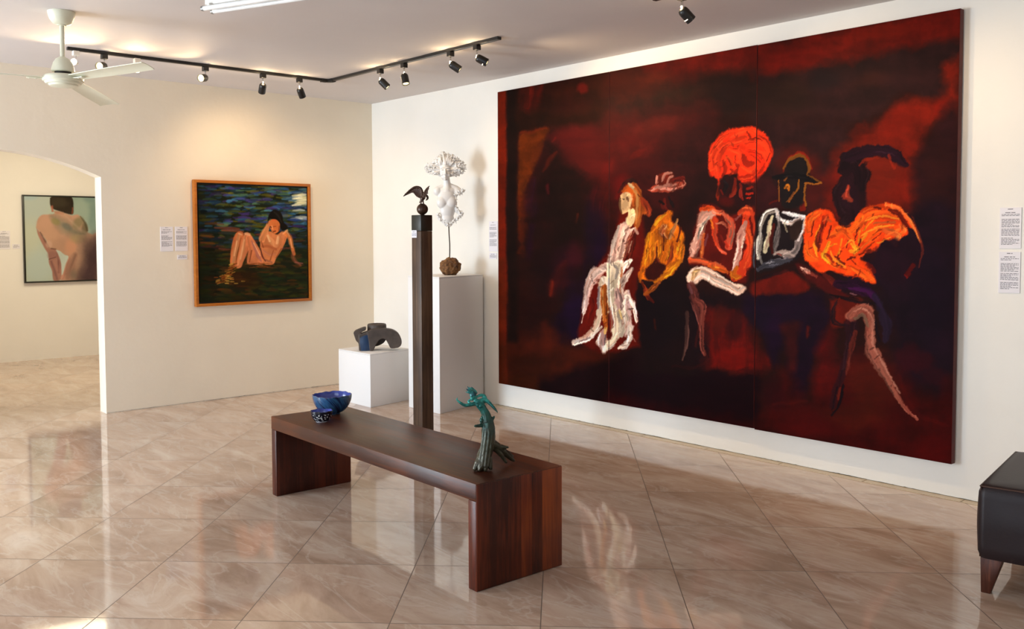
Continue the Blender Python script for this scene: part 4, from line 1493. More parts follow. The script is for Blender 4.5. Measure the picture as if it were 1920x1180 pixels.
def paint_triptych(nx=900, ny=590):
    c = Canvas(3.905, 2.555, BIGQ, nx, ny)
    A, B, S, G, L = c.poly, c.blob, c.st, c.grad, c.st
    c.fill((42, 14, 9))
    c.softk = 1.2
    # ---- ground: panel one
    A([(966, 165), (1145, 135), (1145, 240), (966, 255)], (46, 17, 8), soft=14, rag=5, sm=False)
    A([(966, 230), (1200, 215), (1290, 330), (1150, 460), (1040, 400), (966, 380)], (62, 17, 14), soft=40, rag=14)
    B(1085, 262, 55, 34, (84, 20, 17), 0.8); B(1010, 300, 26, 60, (70, 18, 16), 0.8)
    B(1120, 300, 40, 40, (88, 22, 17), 0.7); B(1060, 325, 50, 30, (74, 18, 15), 0.7)
    A([(972, 205), (1020, 200), (1075, 212), (1142, 195), (1142, 222), (1060, 236), (972, 246)], (38, 15, 7), soft=9, rag=4)
    S([(1000, 150), (996, 180), (990, 200)], 26, (108, 22, 10), 0.85, bris=0.6); S([(1020, 152), (1012, 178)], 12, (100, 20, 10), 0.8)
    B(1097, 164, 10, 10, (98, 20, 12), 0.8); S([(1040, 150), (1075, 170)], 20, (52, 17, 8), 0.6)
    A([(972, 252), (986, 245), (1030, 238), (1024, 260), (1014, 288), (1003, 315), (986, 348), (978, 395), (972, 440)], (98, 40, 6), soft=3, rag=2, jit=0.18)
    A([(1008, 265), (1018, 268), (1012, 300), (1000, 318), (998, 300)], (92, 36, 8), 0.8, soft=3)
    S([(976, 248), (1000, 243), (1028, 238)], 6, (128, 40, 10), 0.8)
    G(971, 360, 990, 470, (96, 32, 6), 0.75, 10, 8)
    A([(1030, 262), (1048, 280), (1060, 340), (1080, 380), (1070, 480), (1010, 560), (990, 470), (985, 420), (1000, 340), (1020, 300)], (36, 13, 10), soft=14, rag=8)
    A([(1050, 300), (1090, 320), (1100, 400), (1070, 460), (1040, 440), (1020, 360)], (30, 12, 9), soft=12, rag=8)
    A([(1110, 350), (1142, 370), (1130, 430), (1090, 450), (1070, 410)], (30, 12, 8), soft=22, rag=8)
    S([(1028, 265), (1018, 300), (1004, 325)], 10, (30, 12, 8), 0.9)
    S([(1046, 281), (1038, 290), (1030, 300), (1020, 318)], 5, (112, 32, 14), 0.7); S([(1044, 255), (1038, 262)], 7, (105, 22, 18), 0.7)
    S([(1028, 345), (1030, 358)], 8, (86, 18, 22), 0.8); S([(1084, 400), (1080, 418)], 6, (84, 28, 12), 0.8)
    S([(1002, 335), (996, 375), (1000, 400)], 13, (50, 15, 54), 0.75, bris=0.7); S([(998, 420), (992, 480)], 14, (42, 10, 34), 0.7, bris=0.7)
    S([(1150, 300), (1135, 345), (1126, 390), (1130, 430)], 22, (96, 18, 14), 0.75, bris=0.6); S([(1168, 335), (1158, 370)], 10, (110, 22, 14), 0.6)
    S([(1140, 400), (1110, 430)], 14, (74, 20, 12), 0.6)
    G(1000, 470, 1140, 640, (30, 10, 10), 0.85, 40, 18)
    B(1060, 500, 24, 44, (46, 12, 24), 0.6, 20); B(1080, 480, 18, 26, (62, 14, 22), 0.6)
    S([(1060, 495), (1046, 520), (1034, 545)], 20, (88, 20, 14), 0.7, bris=0.6); S([(1036, 525), (1032, 550)], 8, (130, 34, 12), 0.8)
    B(1118, 440, 20, 60, (30, 12, 32), 0.8); B(1128, 470, 12, 40, (32, 12, 38), 0.7)
    A([(1062, 570), (1088, 560), (1100, 490), (1085, 560), (1092, 640), (1066, 640), (1040, 632), (1034, 600)], (30, 8, 28), 0.9, soft=8, rag=5)
    B(1080, 585, 18, 44, (30, 9, 38), 0.8)
    G(975, 560, 1040, 625, (40, 11, 8), 0.8, 24, 14)
    # floor of panel one
    A([(936, 632), (990, 630), (1030, 620), (1075, 650), (1142, 650), (1142, 700), (1030, 740), (936, 722)], (66, 20, 6), soft=16, rag=8)
    S([(1020, 605), (1028, 635), (1020, 660)], 26, (88, 26, 8), 0.7, bris=0.5)
    B(990, 690, 50, 22, (48, 16, 5), 0.8); B(1100, 668, 36, 14, (76, 22, 6), 0.7)
    A([(1010, 712), (1142, 672), (1200, 660), (1230, 700), (1230, 790), (1142, 760), (1010, 736)], (26, 5, 8), soft=10, rag=4)
    G(934, 700, 1010, 735, (58, 22, 4), 0.6, 14, 6)
    # frame-like upright at the left edge
    A([(951, 150), (971, 150), (969, 640), (950, 640)], (30, 13, 9), soft=5, rag=1.5, sm=False)
    A([(930, 150), (951.5, 150), (947, 740), (928, 740)], (112, 28, 6), soft=2.5, rag=1, sm=False)
    G(930, 480, 947, 740, (92, 34, 8), 0.6, 16, 4); G(930, 640, 948, 740, (72, 26, 6), 0.7, 20, 4)
    # ---- ground: panel two
    A([(1142, 135), (1422, 80), (1422, 150), (1290, 175), (1142, 225)], (70, 21, 10), soft=20, rag=8, sm=False)
    A([(1200, 118), (1422, 78), (1422, 126), (1300, 148), (1230, 140)], (98, 20, 10), soft=12, rag=5)
    B(1240, 145, 30, 14, (88, 28, 12), 0.6, -20); B(1175, 150, 24, 20, (62, 20, 10), 0.7)
    A([(1145, 190), (1250, 165), (1340, 140), (1425, 135), (1425, 215), (1330, 215), (1260, 205), (1145, 222)], (46, 22, 16), soft=16, rag=8)
    B(1385, 175, 44, 34, (38, 21, 19), 0.8); B(1270, 180, 50, 14, (54, 30, 18), 0.55, -10)
    A([(1145, 225), (1260, 205), (1330, 205), (1320, 260), (1240, 300), (1150, 290)], (84, 22, 17), soft=26, rag=10)
    B(1235, 235, 44, 14, (96, 28, 20), 0.7, -12); B(1180, 262, 30, 10, (92, 20, 16), 0.6, -10); B(1195, 288, 16, 6, (112, 24, 16), 0.6, -30)
    A([(1290, 240), (1345, 225), (1345, 330), (1310, 420), (1270, 330), (1230, 320)], (56, 20, 18), soft=26, rag=8)
    G(1150, 290, 1240, 330, (66, 18, 16), 0.6, 22, 10)
    A([(1290, 340), (1340, 330), (1345, 380), (1310, 400), (1290, 460), (1284, 560), (1280, 700), (1250, 700), (1262, 560), (1282, 440)], (38, 16, 14), soft=16, rag=6)
    A([(1190, 540), (1290, 520), (1290, 760), (1196, 700)], (28, 10, 10), soft=14, rag=6)
    B(1230, 600, 40, 60, (24, 10, 14), 0.8); S([(1228, 600), (1229, 615)], 5, (92, 26, 10), 0.8)
    A([(1285, 540), (1420, 560), (1420, 600), (1390, 640), (1300, 700)], (30, 11, 14), soft=12, rag=6)
    # red between the table legs
    A([(1322, 574), (1350, 580), (1392, 598), (1420, 640), (1450, 680), (1440, 692), (1418, 702), (1330, 700), (1326, 640)], (104, 15, 7), soft=12, rag=7, streak=0.25)
    B(1350, 600, 16, 26, (74, 20, 10), 0.7); B(1380, 612, 14, 20, (40, 10, 12), 0.6); B(1370, 670, 30, 16, (126, 16, 6), 0.6)
    G(1145, 700, 1425, 790, (26, 4, 10), 0.95, 18, 8)
    A([(1145, 735), (1240, 760), (1420, 790), (1420, 815), (1145, 765)], (48, 4, 6), 0.9, soft=10, rag=4)
    # ---- ground: panel three
    A([(1420, 84), (1810, 10), (1810, 110), (1640, 140), (1420, 150)], (94, 18, 8), soft=12, rag=6, sm=False)
    B(1660, 62, 60, 12, (110, 24, 8), 0.6, -8); B(1500, 110, 60, 14, (104, 18, 8), 0.6, -8)
    A([(1420, 138), (1500, 134), (1560, 120), (1640, 110), (1700, 92), (1800, 84), (1800, 118), (1770, 190), (1700, 178), (1660, 200), (1600, 230), (1500, 215), (1420, 225)], (44, 22, 22), soft=9, rag=6)
    B(1480, 190, 56, 44, (44, 26, 20), 0.8); B(1545, 150, 30, 20, (34, 22, 24), 0.8, -10); B(1640, 150, 40, 16, (56, 26, 20), 0.6, -12); B(1700, 150, 50, 20, (52, 26, 26), 0.6, -10)
    A([(1420, 225), (1560, 220), (1600, 260), (1570, 330), (1520, 400), (1440, 330)], (48, 24, 24), soft=18, rag=8)
    A([(1790, 115), (1800, 118), (1797, 215), (1780, 215), (1740, 245), (1722, 320), (1735, 400), (1640, 420), (1560, 400), (1555, 330), (1590, 262), (1650, 228), (1700, 190), (1768, 186), (1765, 130)], (112, 26, 10), soft=12, rag=7)
    B(1770, 205, 20, 20, (128, 24, 8), 0.7); B(1690, 220, 40, 20, (118, 24, 8), 0.6, -20); B(1640, 330, 50, 50, (106, 30, 14), 0.8); B(1570, 360, 24, 40, (92, 20, 12), 0.6)
    B(1530, 350, 18, 50, (88, 20, 12), 0.6)
    A([(1752, 240), (1800, 205), (1796, 560), (1750, 600), (1720, 540), (1742, 470), (1720, 380), (1722, 300)], (46, 18, 20), soft=14, rag=6)
    B(1762, 330, 26, 60, (52, 20, 18), 0.7)
    A([(1600, 470), (1735, 380), (1798, 420), (1792, 740), (1740, 740), (1690, 690), (1660, 600), (1640, 540), (1560, 560)], (34, 15, 26), soft=16, rag=8)
    B(1750, 560, 40, 90, (30, 14, 28), 0.8); B(1700, 700, 30, 34, (40, 12, 26), 0.6); B(1715, 675, 24, 18, (70, 10, 14), 0.5, 0, 1.5); B(1758, 712, 18, 14, (58, 10, 16), 0.5, 0, 1.5)
    # long dark table shape across panels two and three
    A([(1398, 552), (1500, 545), (1545, 552), (1556, 580), (1550, 620), (1530, 680), (1510, 748), (1485, 742), (1480, 690), (1470, 640), (1460, 680), (1452, 690), (1440, 650), (1418, 600), (1398, 585)], (31, 10, 28), soft=7, rag=5)
    B(1500, 580, 40, 20, (34, 12, 34), 0.7); B(1450, 620, 16, 40, (36, 10, 40), 0.6); B(1425, 590, 22, 30, (28, 12, 32), 0.7)
    A([(1460, 610), (1478, 604), (1500, 606), (1498, 640), (1492, 690), (1480, 690), (1474, 650)], (66, 16, 14), 0.9, soft=6, rag=3)
    S([(1518, 614), (1516, 630)], 9, (112, 24, 10), 0.8)
    A([(1540, 640), (1580, 560), (1560, 640), (1575, 690), (1560, 770), (1530, 760), (1530, 700)], (96, 12, 8), 0.85, soft=12, rag=5)
    A([(1420, 800), (1470, 700), (1520, 752), (1620, 660), (1740, 740), (1792, 720), (1788, 875), (1420, 805)], (68, 9, 6), soft=16, rag=7)
    B(1640, 720, 46, 60, (84, 26, 10), 0.7); B(1600, 780, 50, 24, (82, 24, 8), 0.6); B(1520, 800, 60, 20, (84, 8, 6), 0.6); B(1750, 840, 40, 26, (90, 8, 6), 0.6); B(1450, 740, 26, 30, (48, 8, 14), 0.6)
    S([(1450, 756), (1500, 752), (1516, 754)], 6, (108, 26, 14), 0.5)
    c.weave(0.10, 0.5, 1.6)
    c.softk = 0.12
    # ---- figure one: woman in white
    A([(1140, 470), (1175, 380), (1205, 400), (1212, 480), (1192, 545), (1198, 640), (1190, 652), (1130, 660), (1085, 640), (1092, 590), (1108, 520)], (104, 18, 6), 0.95, soft=4, rag=3)
    B(1172, 345, 20, 22, (98, 16, 14), 0.8)
    S([(1163, 358), (1172, 342), (1186, 336), (1196, 342)], 9, (38, 22, 18), 1)
    A([(1166, 358), (1176, 345), (1192, 340), (1202, 356), (1206, 374), (1218, 390), (1222, 402), (1206, 400), (1200, 425), (1192, 428), (1184, 400), (1184, 370)], (148, 70, 22), soft=1.6, rag=1.2, jit=0.35)
    S([(1190, 342), (1200, 362), (1202, 395), (1198, 424)], 9, (168, 92, 36), col2=(116, 46, 12), dz=.5); S([(1204, 372), (1216, 388), (1220, 402)], 9, (150, 54, 24), 0.9)
    S([(1186, 346), (1196, 370), (1194, 420)], 5, (206, 150, 88), 0.8); S([(1182, 342), (1190, 350)], 8, (226, 190, 140), 1)
    A([(1165, 366), (1174, 358), (1184, 360), (1187, 374), (1184, 390), (1176, 398), (1168, 400), (1166, 392), (1163, 382)], (226, 184, 136), soft=1, rag=.6, jit=0.2)
    S([(1165, 370), (1164, 382), (1167, 398)], 3, (92, 66, 44), 0.9); S([(1169, 371), (1173, 371)], 3, (60, 46, 34), .9); S([(1169, 390), (1171, 391)], 2.5, (110, 60, 44), .8); S([(1178, 367), (1180, 376)], 4, (96, 60, 40), 0.8)
    S([(1186, 362), (1189, 384)], 5, (206, 104, 52), .9)
    A([(1180, 394), (1190, 390), (1193, 402), (1190, 418), (1178, 430), (1173, 424), (1176, 408)], (236, 204, 152), soft=1, rag=.8)
    S([(1175, 410), (1174, 424)], 5, (170, 170, 160), 0.7)
    # bodice
    A([(1158, 424), (1172, 416), (1182, 428), (1192, 432), (1184, 450), (1172, 480), (1166, 496), (1142, 498), (1144, 470), (1148, 448)], (186, 150, 136), soft=1.4, rag=1.2, jit=0.3)
    for i, (x0, x1, x2) in enumerate([(1162, 1150, 1144), (1168, 1157, 1150), (1174, 1163, 1156), (1180, 1168, 1162)]):
        S([(x0, 422 + i), (x1, 455), (x2, 494)], 5.5, [(214, 196, 184), (150, 116, 106), (206, 180, 160), (170, 130, 116)][i], 0.9, bris=0.6, dz=.6)
    S([(1190, 432), (1180, 452), (1170, 485)], 6, (104, 26, 12), 1); S([(1186, 436), (1176, 460), (1168, 482)], 4, (224, 180, 148), 0.9)
    S([(1192, 428), (1196, 436)], 9, (236, 206, 186), 1, dz=.8); S([(1184, 432), (1190, 428)], 5, (230, 200, 180), 1)
    S([(1192, 440), (1186, 470), (1176, 486)], 9, (92, 20, 8), 1)
    S([(1187, 452), (1180, 472)], 3, (224, 176, 150), .8)
    W1, W2, W3 = (246, 224, 206), (212, 184, 172), (184, 146, 138)
    A([(1142, 490), (1168, 484), (1168, 510), (1160, 545), (1150, 560), (1140, 540), (1138, 510)], (226, 206, 186), soft=1.4, rag=1.2)
    S([(1183, 486), (1174, 494), (1167, 506)], [8, 11, 5], W1, dz=1, bris=.2)
    # skirt strands
    S([(1142, 497), (1120, 512), (1106, 532), (1100, 562), (1096, 585)], [12, 17, 15, 12, 8], W1, bris=.3, dz=1, col2=W2)
    S([(1104, 546), (1101, 575)], 9, (156, 122, 120), .7, bris=.7); S([(1096, 586), (1091, 606)], 5, W1, .9)
    S([(1132, 522), (1128, 545), (1124, 590), (1116, 618), (1100, 634), (1078, 642)], [14, 13, 11, 11, 10, 9], W1, bris=.35, dz=1, col2=(206, 184, 160))
    S([(1123, 540), (1121, 580)], 5, (170, 150, 160), .8, bris=.7); S([(1128, 612), (1112, 630)], 10, W1, .95, dz=1); S([(1108, 632), (1090, 640)], 4, (96, 60, 60), .5, bris=.7)
    S([(1134, 540), (1134, 580), (1136, 612)], [12, 12, 8], (186, 96, 32), 1, bris=.3, dz=.6); S([(1131, 545), (1131, 600)], 4, (222, 160, 90), .9); S([(1138, 550), (1137, 590)], 4, (118, 50, 20), .9)
    S([(1152, 500), (1148, 540), (1152, 580), (1156, 620), (1146, 642), (1132, 656)], [26, 20, 17, 17, 16, 8], W1, bris=.28, dz=1.2, col2=(228, 208, 180))
    S([(1132, 622), (1128, 640), (1132, 656)], [9, 16, 12], (238, 224, 204), dz=1); S([(1136, 615), (1135, 625)], 9, (232, 190, 110), .9); S([(1136, 628), (1134, 648)], 3, (70, 60, 70), .7)
    S([(1146, 490), (1158, 500), (1154, 520)], 6, (96, 90, 100), .5, bris=.7)
    S([(1166, 498), (1164, 540), (1162, 560)], 4, (200, 110, 60), .8, bris=.5); S([(1186, 502), (1172, 520), (1166, 540), (1170, 556)], [4, 10, 8, 5], (222, 190, 174), bris=.5, dz=.8); S([(1174, 510), (1168, 530)], 4, (170, 120, 110), .8)
    S([(1157, 545), (1164, 572), (1168, 590)], [10, 14, 8], W3, 1, bris=.4, dz=.6)
    S([(1176, 548), (1174, 580), (1178, 610), (1172, 630)], [7, 14, 10, 6], (216, 200, 196), bris=.4, dz=.9, col2=W1)
    S([(1178, 556), (1188, 576), (1193, 602)], [9, 6, 4], W1, dz=.8); S([(1164, 586), (1168, 606), (1164, 630)], [10, 16, 8], (222, 200, 178), dz=.9, bris=.35); S([(1160, 582), (1164, 596)], 5, (226, 190, 120), .8)
    S([(1180, 616), (1180, 636), (1172, 648), (1160, 653)], [10, 9, 10, 6], W1, dz=1); S([(1176, 602), (1188, 612)], 4, (200, 170, 160), .8); S([(1184, 626), (1192, 642)], 3, (206, 176, 160), .8)
    S([(1142, 578), (1146, 600), (1144, 618)], [4, 7, 3], (104, 20, 10), 1); S([(1110, 560), (1112, 580), (1106, 605)], [8, 15, 8], (100, 18, 8), 1)
    # ---- figure two: man in orange coat and pink hat
    B(1245, 378, 16, 16, (64, 16, 12), .8)
    S([(1248, 372), (1246, 385), (1252, 392)], 8, (112, 30, 18), .8); S([(1256, 368), (1262, 385)], 10, (30, 18, 18), .9); S([(1239, 376), (1245, 382)], 6, (26, 12, 12), .9)
    A([(1218, 356), (1230, 346), (1242, 342), (1262, 342), (1284, 342), (1288, 346), (1272, 356), (1250, 358), (1226, 358)], (158, 66, 46), soft=1.4, rag=1.5, jit=.3)
    A([(1233, 344), (1234, 328), (1244, 322), (1258, 322), (1266, 330), (1262, 344), (1246, 346)], (126, 40, 24), soft=1.5, rag=1.2, jit=.3)
    for a in ([(1222, 356), (1236, 349), (1256, 353), (1270, 354)], [(1232, 342), (1234, 328)], [(1244, 338), (1250, 324), (1262, 324)], [(1254, 342), (1258, 332), (1264, 330)], [(1230, 350), (1250, 346), (1270, 346)]):
        S(a, 5, (214, 142, 122), .95, bris=.5, dz=1)
    S([(1264, 336), (1282, 334), (1284, 342)], 7, (112, 28, 18), .9); S([(1274, 352), (1287, 344), (1284, 338)], 2, (200, 140, 120), .8)
    A([(1234, 410), (1252, 400), (1260, 396), (1262, 412), (1272, 420), (1282, 440), (1284, 462), (1276, 490), (1262, 512), (1236, 530), (1224, 528), (1200, 520), (1205, 490), (1212, 450), (1222, 430)], (196, 100, 14), soft=2, rag=2.5, jit=.35)
    OR1, OR2, OR3 = (244, 140, 18), (206, 104, 14), (118, 46, 12)
    for a, wdt in (([(1256, 396), (1238, 412), (1224, 432)], 12), ([(1220, 436), (1214, 466), (1206, 500)], 11), ([(1228, 436), (1226, 470), (1222, 500)], 11), ([(1240, 440), (1240, 470), (1234, 500)], 9), ([(1258, 450), (1252, 480), (1244, 500)], 11), ([(1278, 440), (1272, 470), (1262, 496)], 12), ([(1282, 462), (1274, 490), (1254, 514)], 13), ([(1270, 492), (1250, 514), (1232, 526)], 15)):
        S(a, wdt, OR1, .95, bris=.5, dz=1, col2=OR2)
    for a, wdt in (([(1272, 410), (1262, 430), (1258, 446)], 8), ([(1250, 420), (1244, 436), (1252, 446)], 9)):
        S(a, wdt, (164, 84, 42), .9, bris=.5, dz=.8, col2=(196, 140, 84))
    S([(1238, 428), (1246, 420), (1254, 430)], 2.5, (214, 150, 100), .8); S([(1240, 436), (1246, 442)], 3, (220, 150, 110), .8)
    for a, wdt in (([(1262, 452), (1258, 480), (1250, 500)], 7), ([(1276, 428), (1270, 450)], 8), ([(1222, 500), (1232, 486), (1238, 500)], 6), ([(1234, 462), (1232, 490)], 4), ([(1246, 440), (1246, 470)], 4), ([(1216, 500), (1226, 514), (1238, 520)], 9)):
        S(a, wdt, (86, 24, 10), .9, bris=.4)
    S([(1206, 500), (1200, 514), (1200, 528)], 8, OR2, .95, dz=.8); S([(1278, 455), (1282, 470)], 4, (170, 120, 50), .7)
    A([(1211, 502), (1228, 490), (1250, 500), (1244, 514), (1228, 526), (1212, 521)], (62, 16, 8), 1, soft=2)
    S([(1204, 530), (1212, 545), (1216, 560)], 9, (142, 48, 16), .95, bris=.5, dz=.6); S([(1240, 530), (1226, 540), (1210, 552)], 9, (168, 84, 24), .95, bris=.5, dz=.6); S([(1216, 556), (1226, 566)], 9, (90, 20, 10), .9)
    # ---- figure three: great red hair, folded arms
    A([(1334, 310), (1332, 290), (1338, 268), (1352, 250), (1372, 242), (1398, 238), (1422, 240), (1440, 252), (1450, 268), (1454, 284), (1446, 305), (1436, 320), (1424, 334), (1410, 342), (1392, 340), (1386, 326), (1372, 330), (1358, 328), (1356, 345), (1350, 348), (1344, 332), (1336, 330)], (240, 56, 20), soft=2.5, rag=2.5, jit=.12)
    for a, wdt in (([(1338, 318), (1338, 286), (1356, 256), (1390, 246)], 14), ([(1348, 330), (1346, 296), (1362, 268), (1400, 256)], 14), ([(1360, 262), (1400, 244), (1430, 256)], 14), ([(1400, 262), (1430, 262), (1446, 284)], 18), ([(1404, 280), (1428, 290), (1436, 312)], 18), ([(1390, 334), (1410, 330), (1424, 318)], 12), ([(1394, 312), (1412, 320), (1424, 306)], 9), ([(1372, 276), (1392, 284), (1386, 306)], 12)):
        S(a, wdt, (255, 70, 28), .95, bris=.25, dz=.9, col2=(236, 50, 16))
    for a, wdt in (([(1360, 298), (1364, 318), (1360, 330)], 7), ([(1366, 288), (1374, 308)], 3), ([(1388, 308), (1386, 322)], 8), ([(1398, 288), (1404, 304), (1416, 302)], 9), ([(1374, 318), (1380, 324), (1386, 318)], 8), ([(1396, 292), (1398, 306)], 4), ([(1382, 288), (1380, 304)], 3), ([(1440, 300), (1446, 284)], 5), ([(1404, 246), (1410, 256)], 6), ([(1426, 322), (1434, 310)], 8)):
        S(a, wdt, (150, 34, 12), .8, bris=.5)
    S([(1364, 300), (1366, 290), (1374, 300), (1378, 316)], 2.5, (214, 78, 30), .9); S([(1370, 322), (1378, 327)], 6, (232, 74, 36), 1); S([(1354, 340), (1352, 362), (1351, 376)], [9, 7, 3], (150, 42, 14), .9)
    A([(1354, 338), (1376, 330), (1392, 342), (1420, 344), (1422, 384), (1396, 388), (1376, 380), (1360, 380), (1352, 366)], (48, 16, 16), soft=2.5, rag=2)
    S([(1360, 340), (1366, 350), (1362, 362)], 10, (26, 18, 20), .9); S([(1382, 336), (1380, 360), (1374, 370)], 6, (132, 34, 16), .9); S([(1392, 346), (1394, 366), (1398, 374)], 7, (136, 32, 18), .9); S([(1405, 352), (1414, 350)], 7, (196, 44, 22), .9); S([(1404, 364), (1416, 362)], 6, (224, 52, 24), .9); S([(1406, 372), (1412, 371)], 5, (230, 56, 26), .9); S([(1356, 358), (1360, 366)], 4, (120, 26, 16), .8); S([(1398, 340), (1412, 344), (1418, 356)], 6, (94, 28, 18), .8)
    B(1366, 378, 16, 8, (92, 16, 10), .7)
    A([(1310, 405), (1316, 388), (1340, 384), (1376, 400), (1412, 388), (1420, 395), (1418, 470), (1404, 520), (1386, 530), (1340, 505), (1300, 500), (1292, 490), (1298, 450)], (96, 18, 8), soft=3, rag=2.5)
    P1, P2, P3 = (218, 164, 140), (240, 88, 36), (190, 128, 112)
    S([(1316, 396), (1332, 394), (1352, 402)], 12, (232, 82, 26), .95, dz=.8, bris=.4)
    S([(1338, 402), (1322, 410), (1312, 440), (1306, 470), (1298, 488)], [10, 17, 18, 15, 14], (206, 152, 132), dz=1.2, bris=.35, col2=P1)
    S([(1330, 406), (1316, 430), (1312, 450)], 6, (198, 176, 158), .9, dz=1); S([(1322, 440), (1320, 470), (1316, 486)], 8, (222, 110, 50), .85, bris=.5, dz=.8); S([(1330, 440), (1326, 460)], 7, (132, 70, 76), .8, bris=.6)
    S([(1298, 490), (1316, 492), (1340, 498), (1360, 508)], [12, 13, 12, 9], (212, 140, 116), dz=1.2, bris=.3, col2=(238, 100, 50)); S([(1330, 500), (1350, 506), (1366, 512)], 8, (246, 110, 30), .95, dz=.8)
    S([(1340, 396), (1362, 402), (1374, 418), (1374, 440), (1370, 462)], [8, 12, 14, 13, 9], (232, 96, 66), dz=1.1, bris=.35, col2=P1)
    S([(1342, 410), (1342, 430), (1348, 456), (1354, 470), (1364, 476)], [8, 9, 9, 8, 5], (238, 76, 36), dz=1, bris=.3, col2=(224, 116, 90)); S([(1334, 412), (1340, 428)], 6, (248, 140, 40), .9); S([(1344, 418), (1360, 416), (1366, 424)], 5, (206, 130, 100), .9, dz=.8); S([(1350, 426), (1362, 428)], 7, (100, 24, 14), .9); S([(1356, 440), (1362, 454)], 6, (120, 30, 18), .9)
    S([(1364, 452), (1368, 462)], 6, (232, 60, 30), .9)
    S([(1390, 398), (1404, 394), (1414, 400)], 14, (242, 84, 40), .95, dz=1, bris=.35); S([(1382, 408), (1392, 402)], 7, (170, 130, 130), .8)
    S([(1404, 402), (1404, 430), (1410, 460), (1402, 490), (1390, 512), (1376, 524)], [12, 14, 15, 14, 12, 6], (238, 92, 34), dz=1.1, bris=.35, col2=(226, 70, 30))
    S([(1402, 416), (1392, 440), (1390, 470), (1382, 500), (1374, 512)], [7, 12, 13, 10, 5], (222, 186, 168), dz=1.3, bris=.4, col2=P3); S([(1386, 500), (1378, 516), (1390, 518)], 10, (250, 126, 22), .95, dz=.9); S([(1414, 396), (1418, 440), (1410, 480)], 6, (216, 70, 34), .8, bris=.5)
    # white thigh and dangling legs
    A([(1288, 520), (1300, 506), (1324, 503), (1346, 514), (1366, 528), (1398, 536), (1398, 546), (1388, 556), (1370, 552), (1340, 536), (1318, 524), (1306, 532), (1292, 530)], (214, 178, 156), soft=1.5, rag=1.5, jit=.2, dz=.8)
    for k in range(5):
        S([(1296 + k * 2, 512 + k * 3), (1318, 506 + k * 3), (1348, 518 + k * 4), (1384, 538 + k * 4)], 4, [(236, 212, 192), (190, 146, 124), (230, 206, 190), (206, 160, 138), (240, 220, 204)][k], .85, bris=.5, dz=1.2)
    S([(1300, 524), (1304, 514), (1312, 510)], 8, (176, 132, 84), .9, bris=.4); S([(1388, 544), (1398, 538)], 4, (240, 226, 214), .9); S([(1330, 520), (1350, 534), (1376, 546)], 2, (120, 84, 60), .7)
    S([(1296, 534), (1302, 556), (1312, 590), (1316, 620)], [13, 16, 15, 8], (104, 48, 40), .9, bris=.5, dz=.5); S([(1294, 534), (1298, 548)], 9, (112, 70, 76), .8, bris=.6); S([(1306, 560), (1318, 575), (1316, 610), (1318, 650), (1322, 668)], [8, 11, 8, 6, 4], (124, 58, 46), .9, bris=.5); S([(1290, 588), (1288, 630), (1284, 660), (1280, 674)], [6, 7, 5, 3], (92, 58, 50), .85, bris=.5); S([(1302, 570), (1308, 600), (1314, 622)], 2, (190, 120, 104), .7); S([(1320, 548), (1321, 580)], 5, (18, 10, 10), .7); S([(1310, 610), (1306, 650)], 8, (86, 22, 14), .8); S([(1322, 650), (1328, 656), (1330, 672)], 4, (20, 8, 12), .8)
    S([(1262, 686), (1300, 690), (1330, 680)], 6, (60, 14, 10), .6)
    # ---- figure four: hat outlined in ochre, black and white shirt
    A([(1420, 330), (1440, 330), (1462, 350), (1470, 380), (1430, 400), (1422, 380)], (56, 20, 22), .9, soft=5, rag=3); S([(1446, 380), (1460, 374)], 6, (140, 30, 16), .7)
    B(1500, 300, 36, 26, (96, 22, 12), .6)
    S([(1474, 318), (1484, 296), (1502, 287), (1518, 294), (1526, 312)], 7, (150, 36, 14), .8)
    S([(1492, 382), (1504, 370), (1510, 388)], 14, (132, 28, 12), .85)
    A([(1466, 336), (1490, 332), (1512, 338), (1512, 372), (1500, 386), (1476, 388), (1467, 372)], (30, 22, 22), soft=2, rag=1)
    A([(1472, 326), (1475, 308), (1486, 296), (1500, 292), (1514, 298), (1520, 312), (1518, 328)], (28, 22, 22), soft=2, rag=1)
    S([(1454, 328), (1480, 329), (1516, 332), (1540, 337)], [4, 9, 9, 4], (26, 20, 22), 1, bris=.2)
    OC = (150, 92, 30)
    for a, wdt in (([(1472, 314), (1482, 298), (1500, 291), (1516, 298), (1522, 312), (1517, 326)], 4), ([(1517, 326), (1530, 330), (1544, 340)], 3), ([(1512, 341), (1544, 341)], 5), ([(1513, 342), (1514, 382)], 5), ([(1464, 334), (1464, 375)], 3), ([(1500, 336), (1500, 352), (1494, 362)], 4)):
        S(a, wdt, OC, .95, bris=.25, dz=.8)
    S([(1474, 336), (1478, 332)], 7, (184, 104, 34), .95); S([(1475, 350), (1480, 346), (1482, 354)], 6, (206, 120, 34), .95); S([(1492, 360), (1484, 374)], 9, (164, 92, 34), .95); S([(1478, 376), (1488, 370)], 3, (160, 96, 40), .8)
    A([(1424, 410), (1446, 390), (1470, 394), (1520, 400), (1516, 430), (1506, 470), (1490, 486), (1436, 506), (1420, 500), (1414, 470)], (32, 22, 24), soft=2.5, rag=2)
    GW, GG = (216, 206, 190), (140, 130, 120)
    S([(1458, 392), (1442, 398), (1432, 416), (1428, 440), (1424, 460), (1426, 478)], [6, 9, 9, 10, 11, 9], GG, .95, bris=.5, dz=1.1, col2=GW); S([(1452, 404), (1446, 420), (1446, 440), (1438, 466)], [5, 7, 9, 8], (206, 194, 160), .95, bris=.45, dz=1.1)
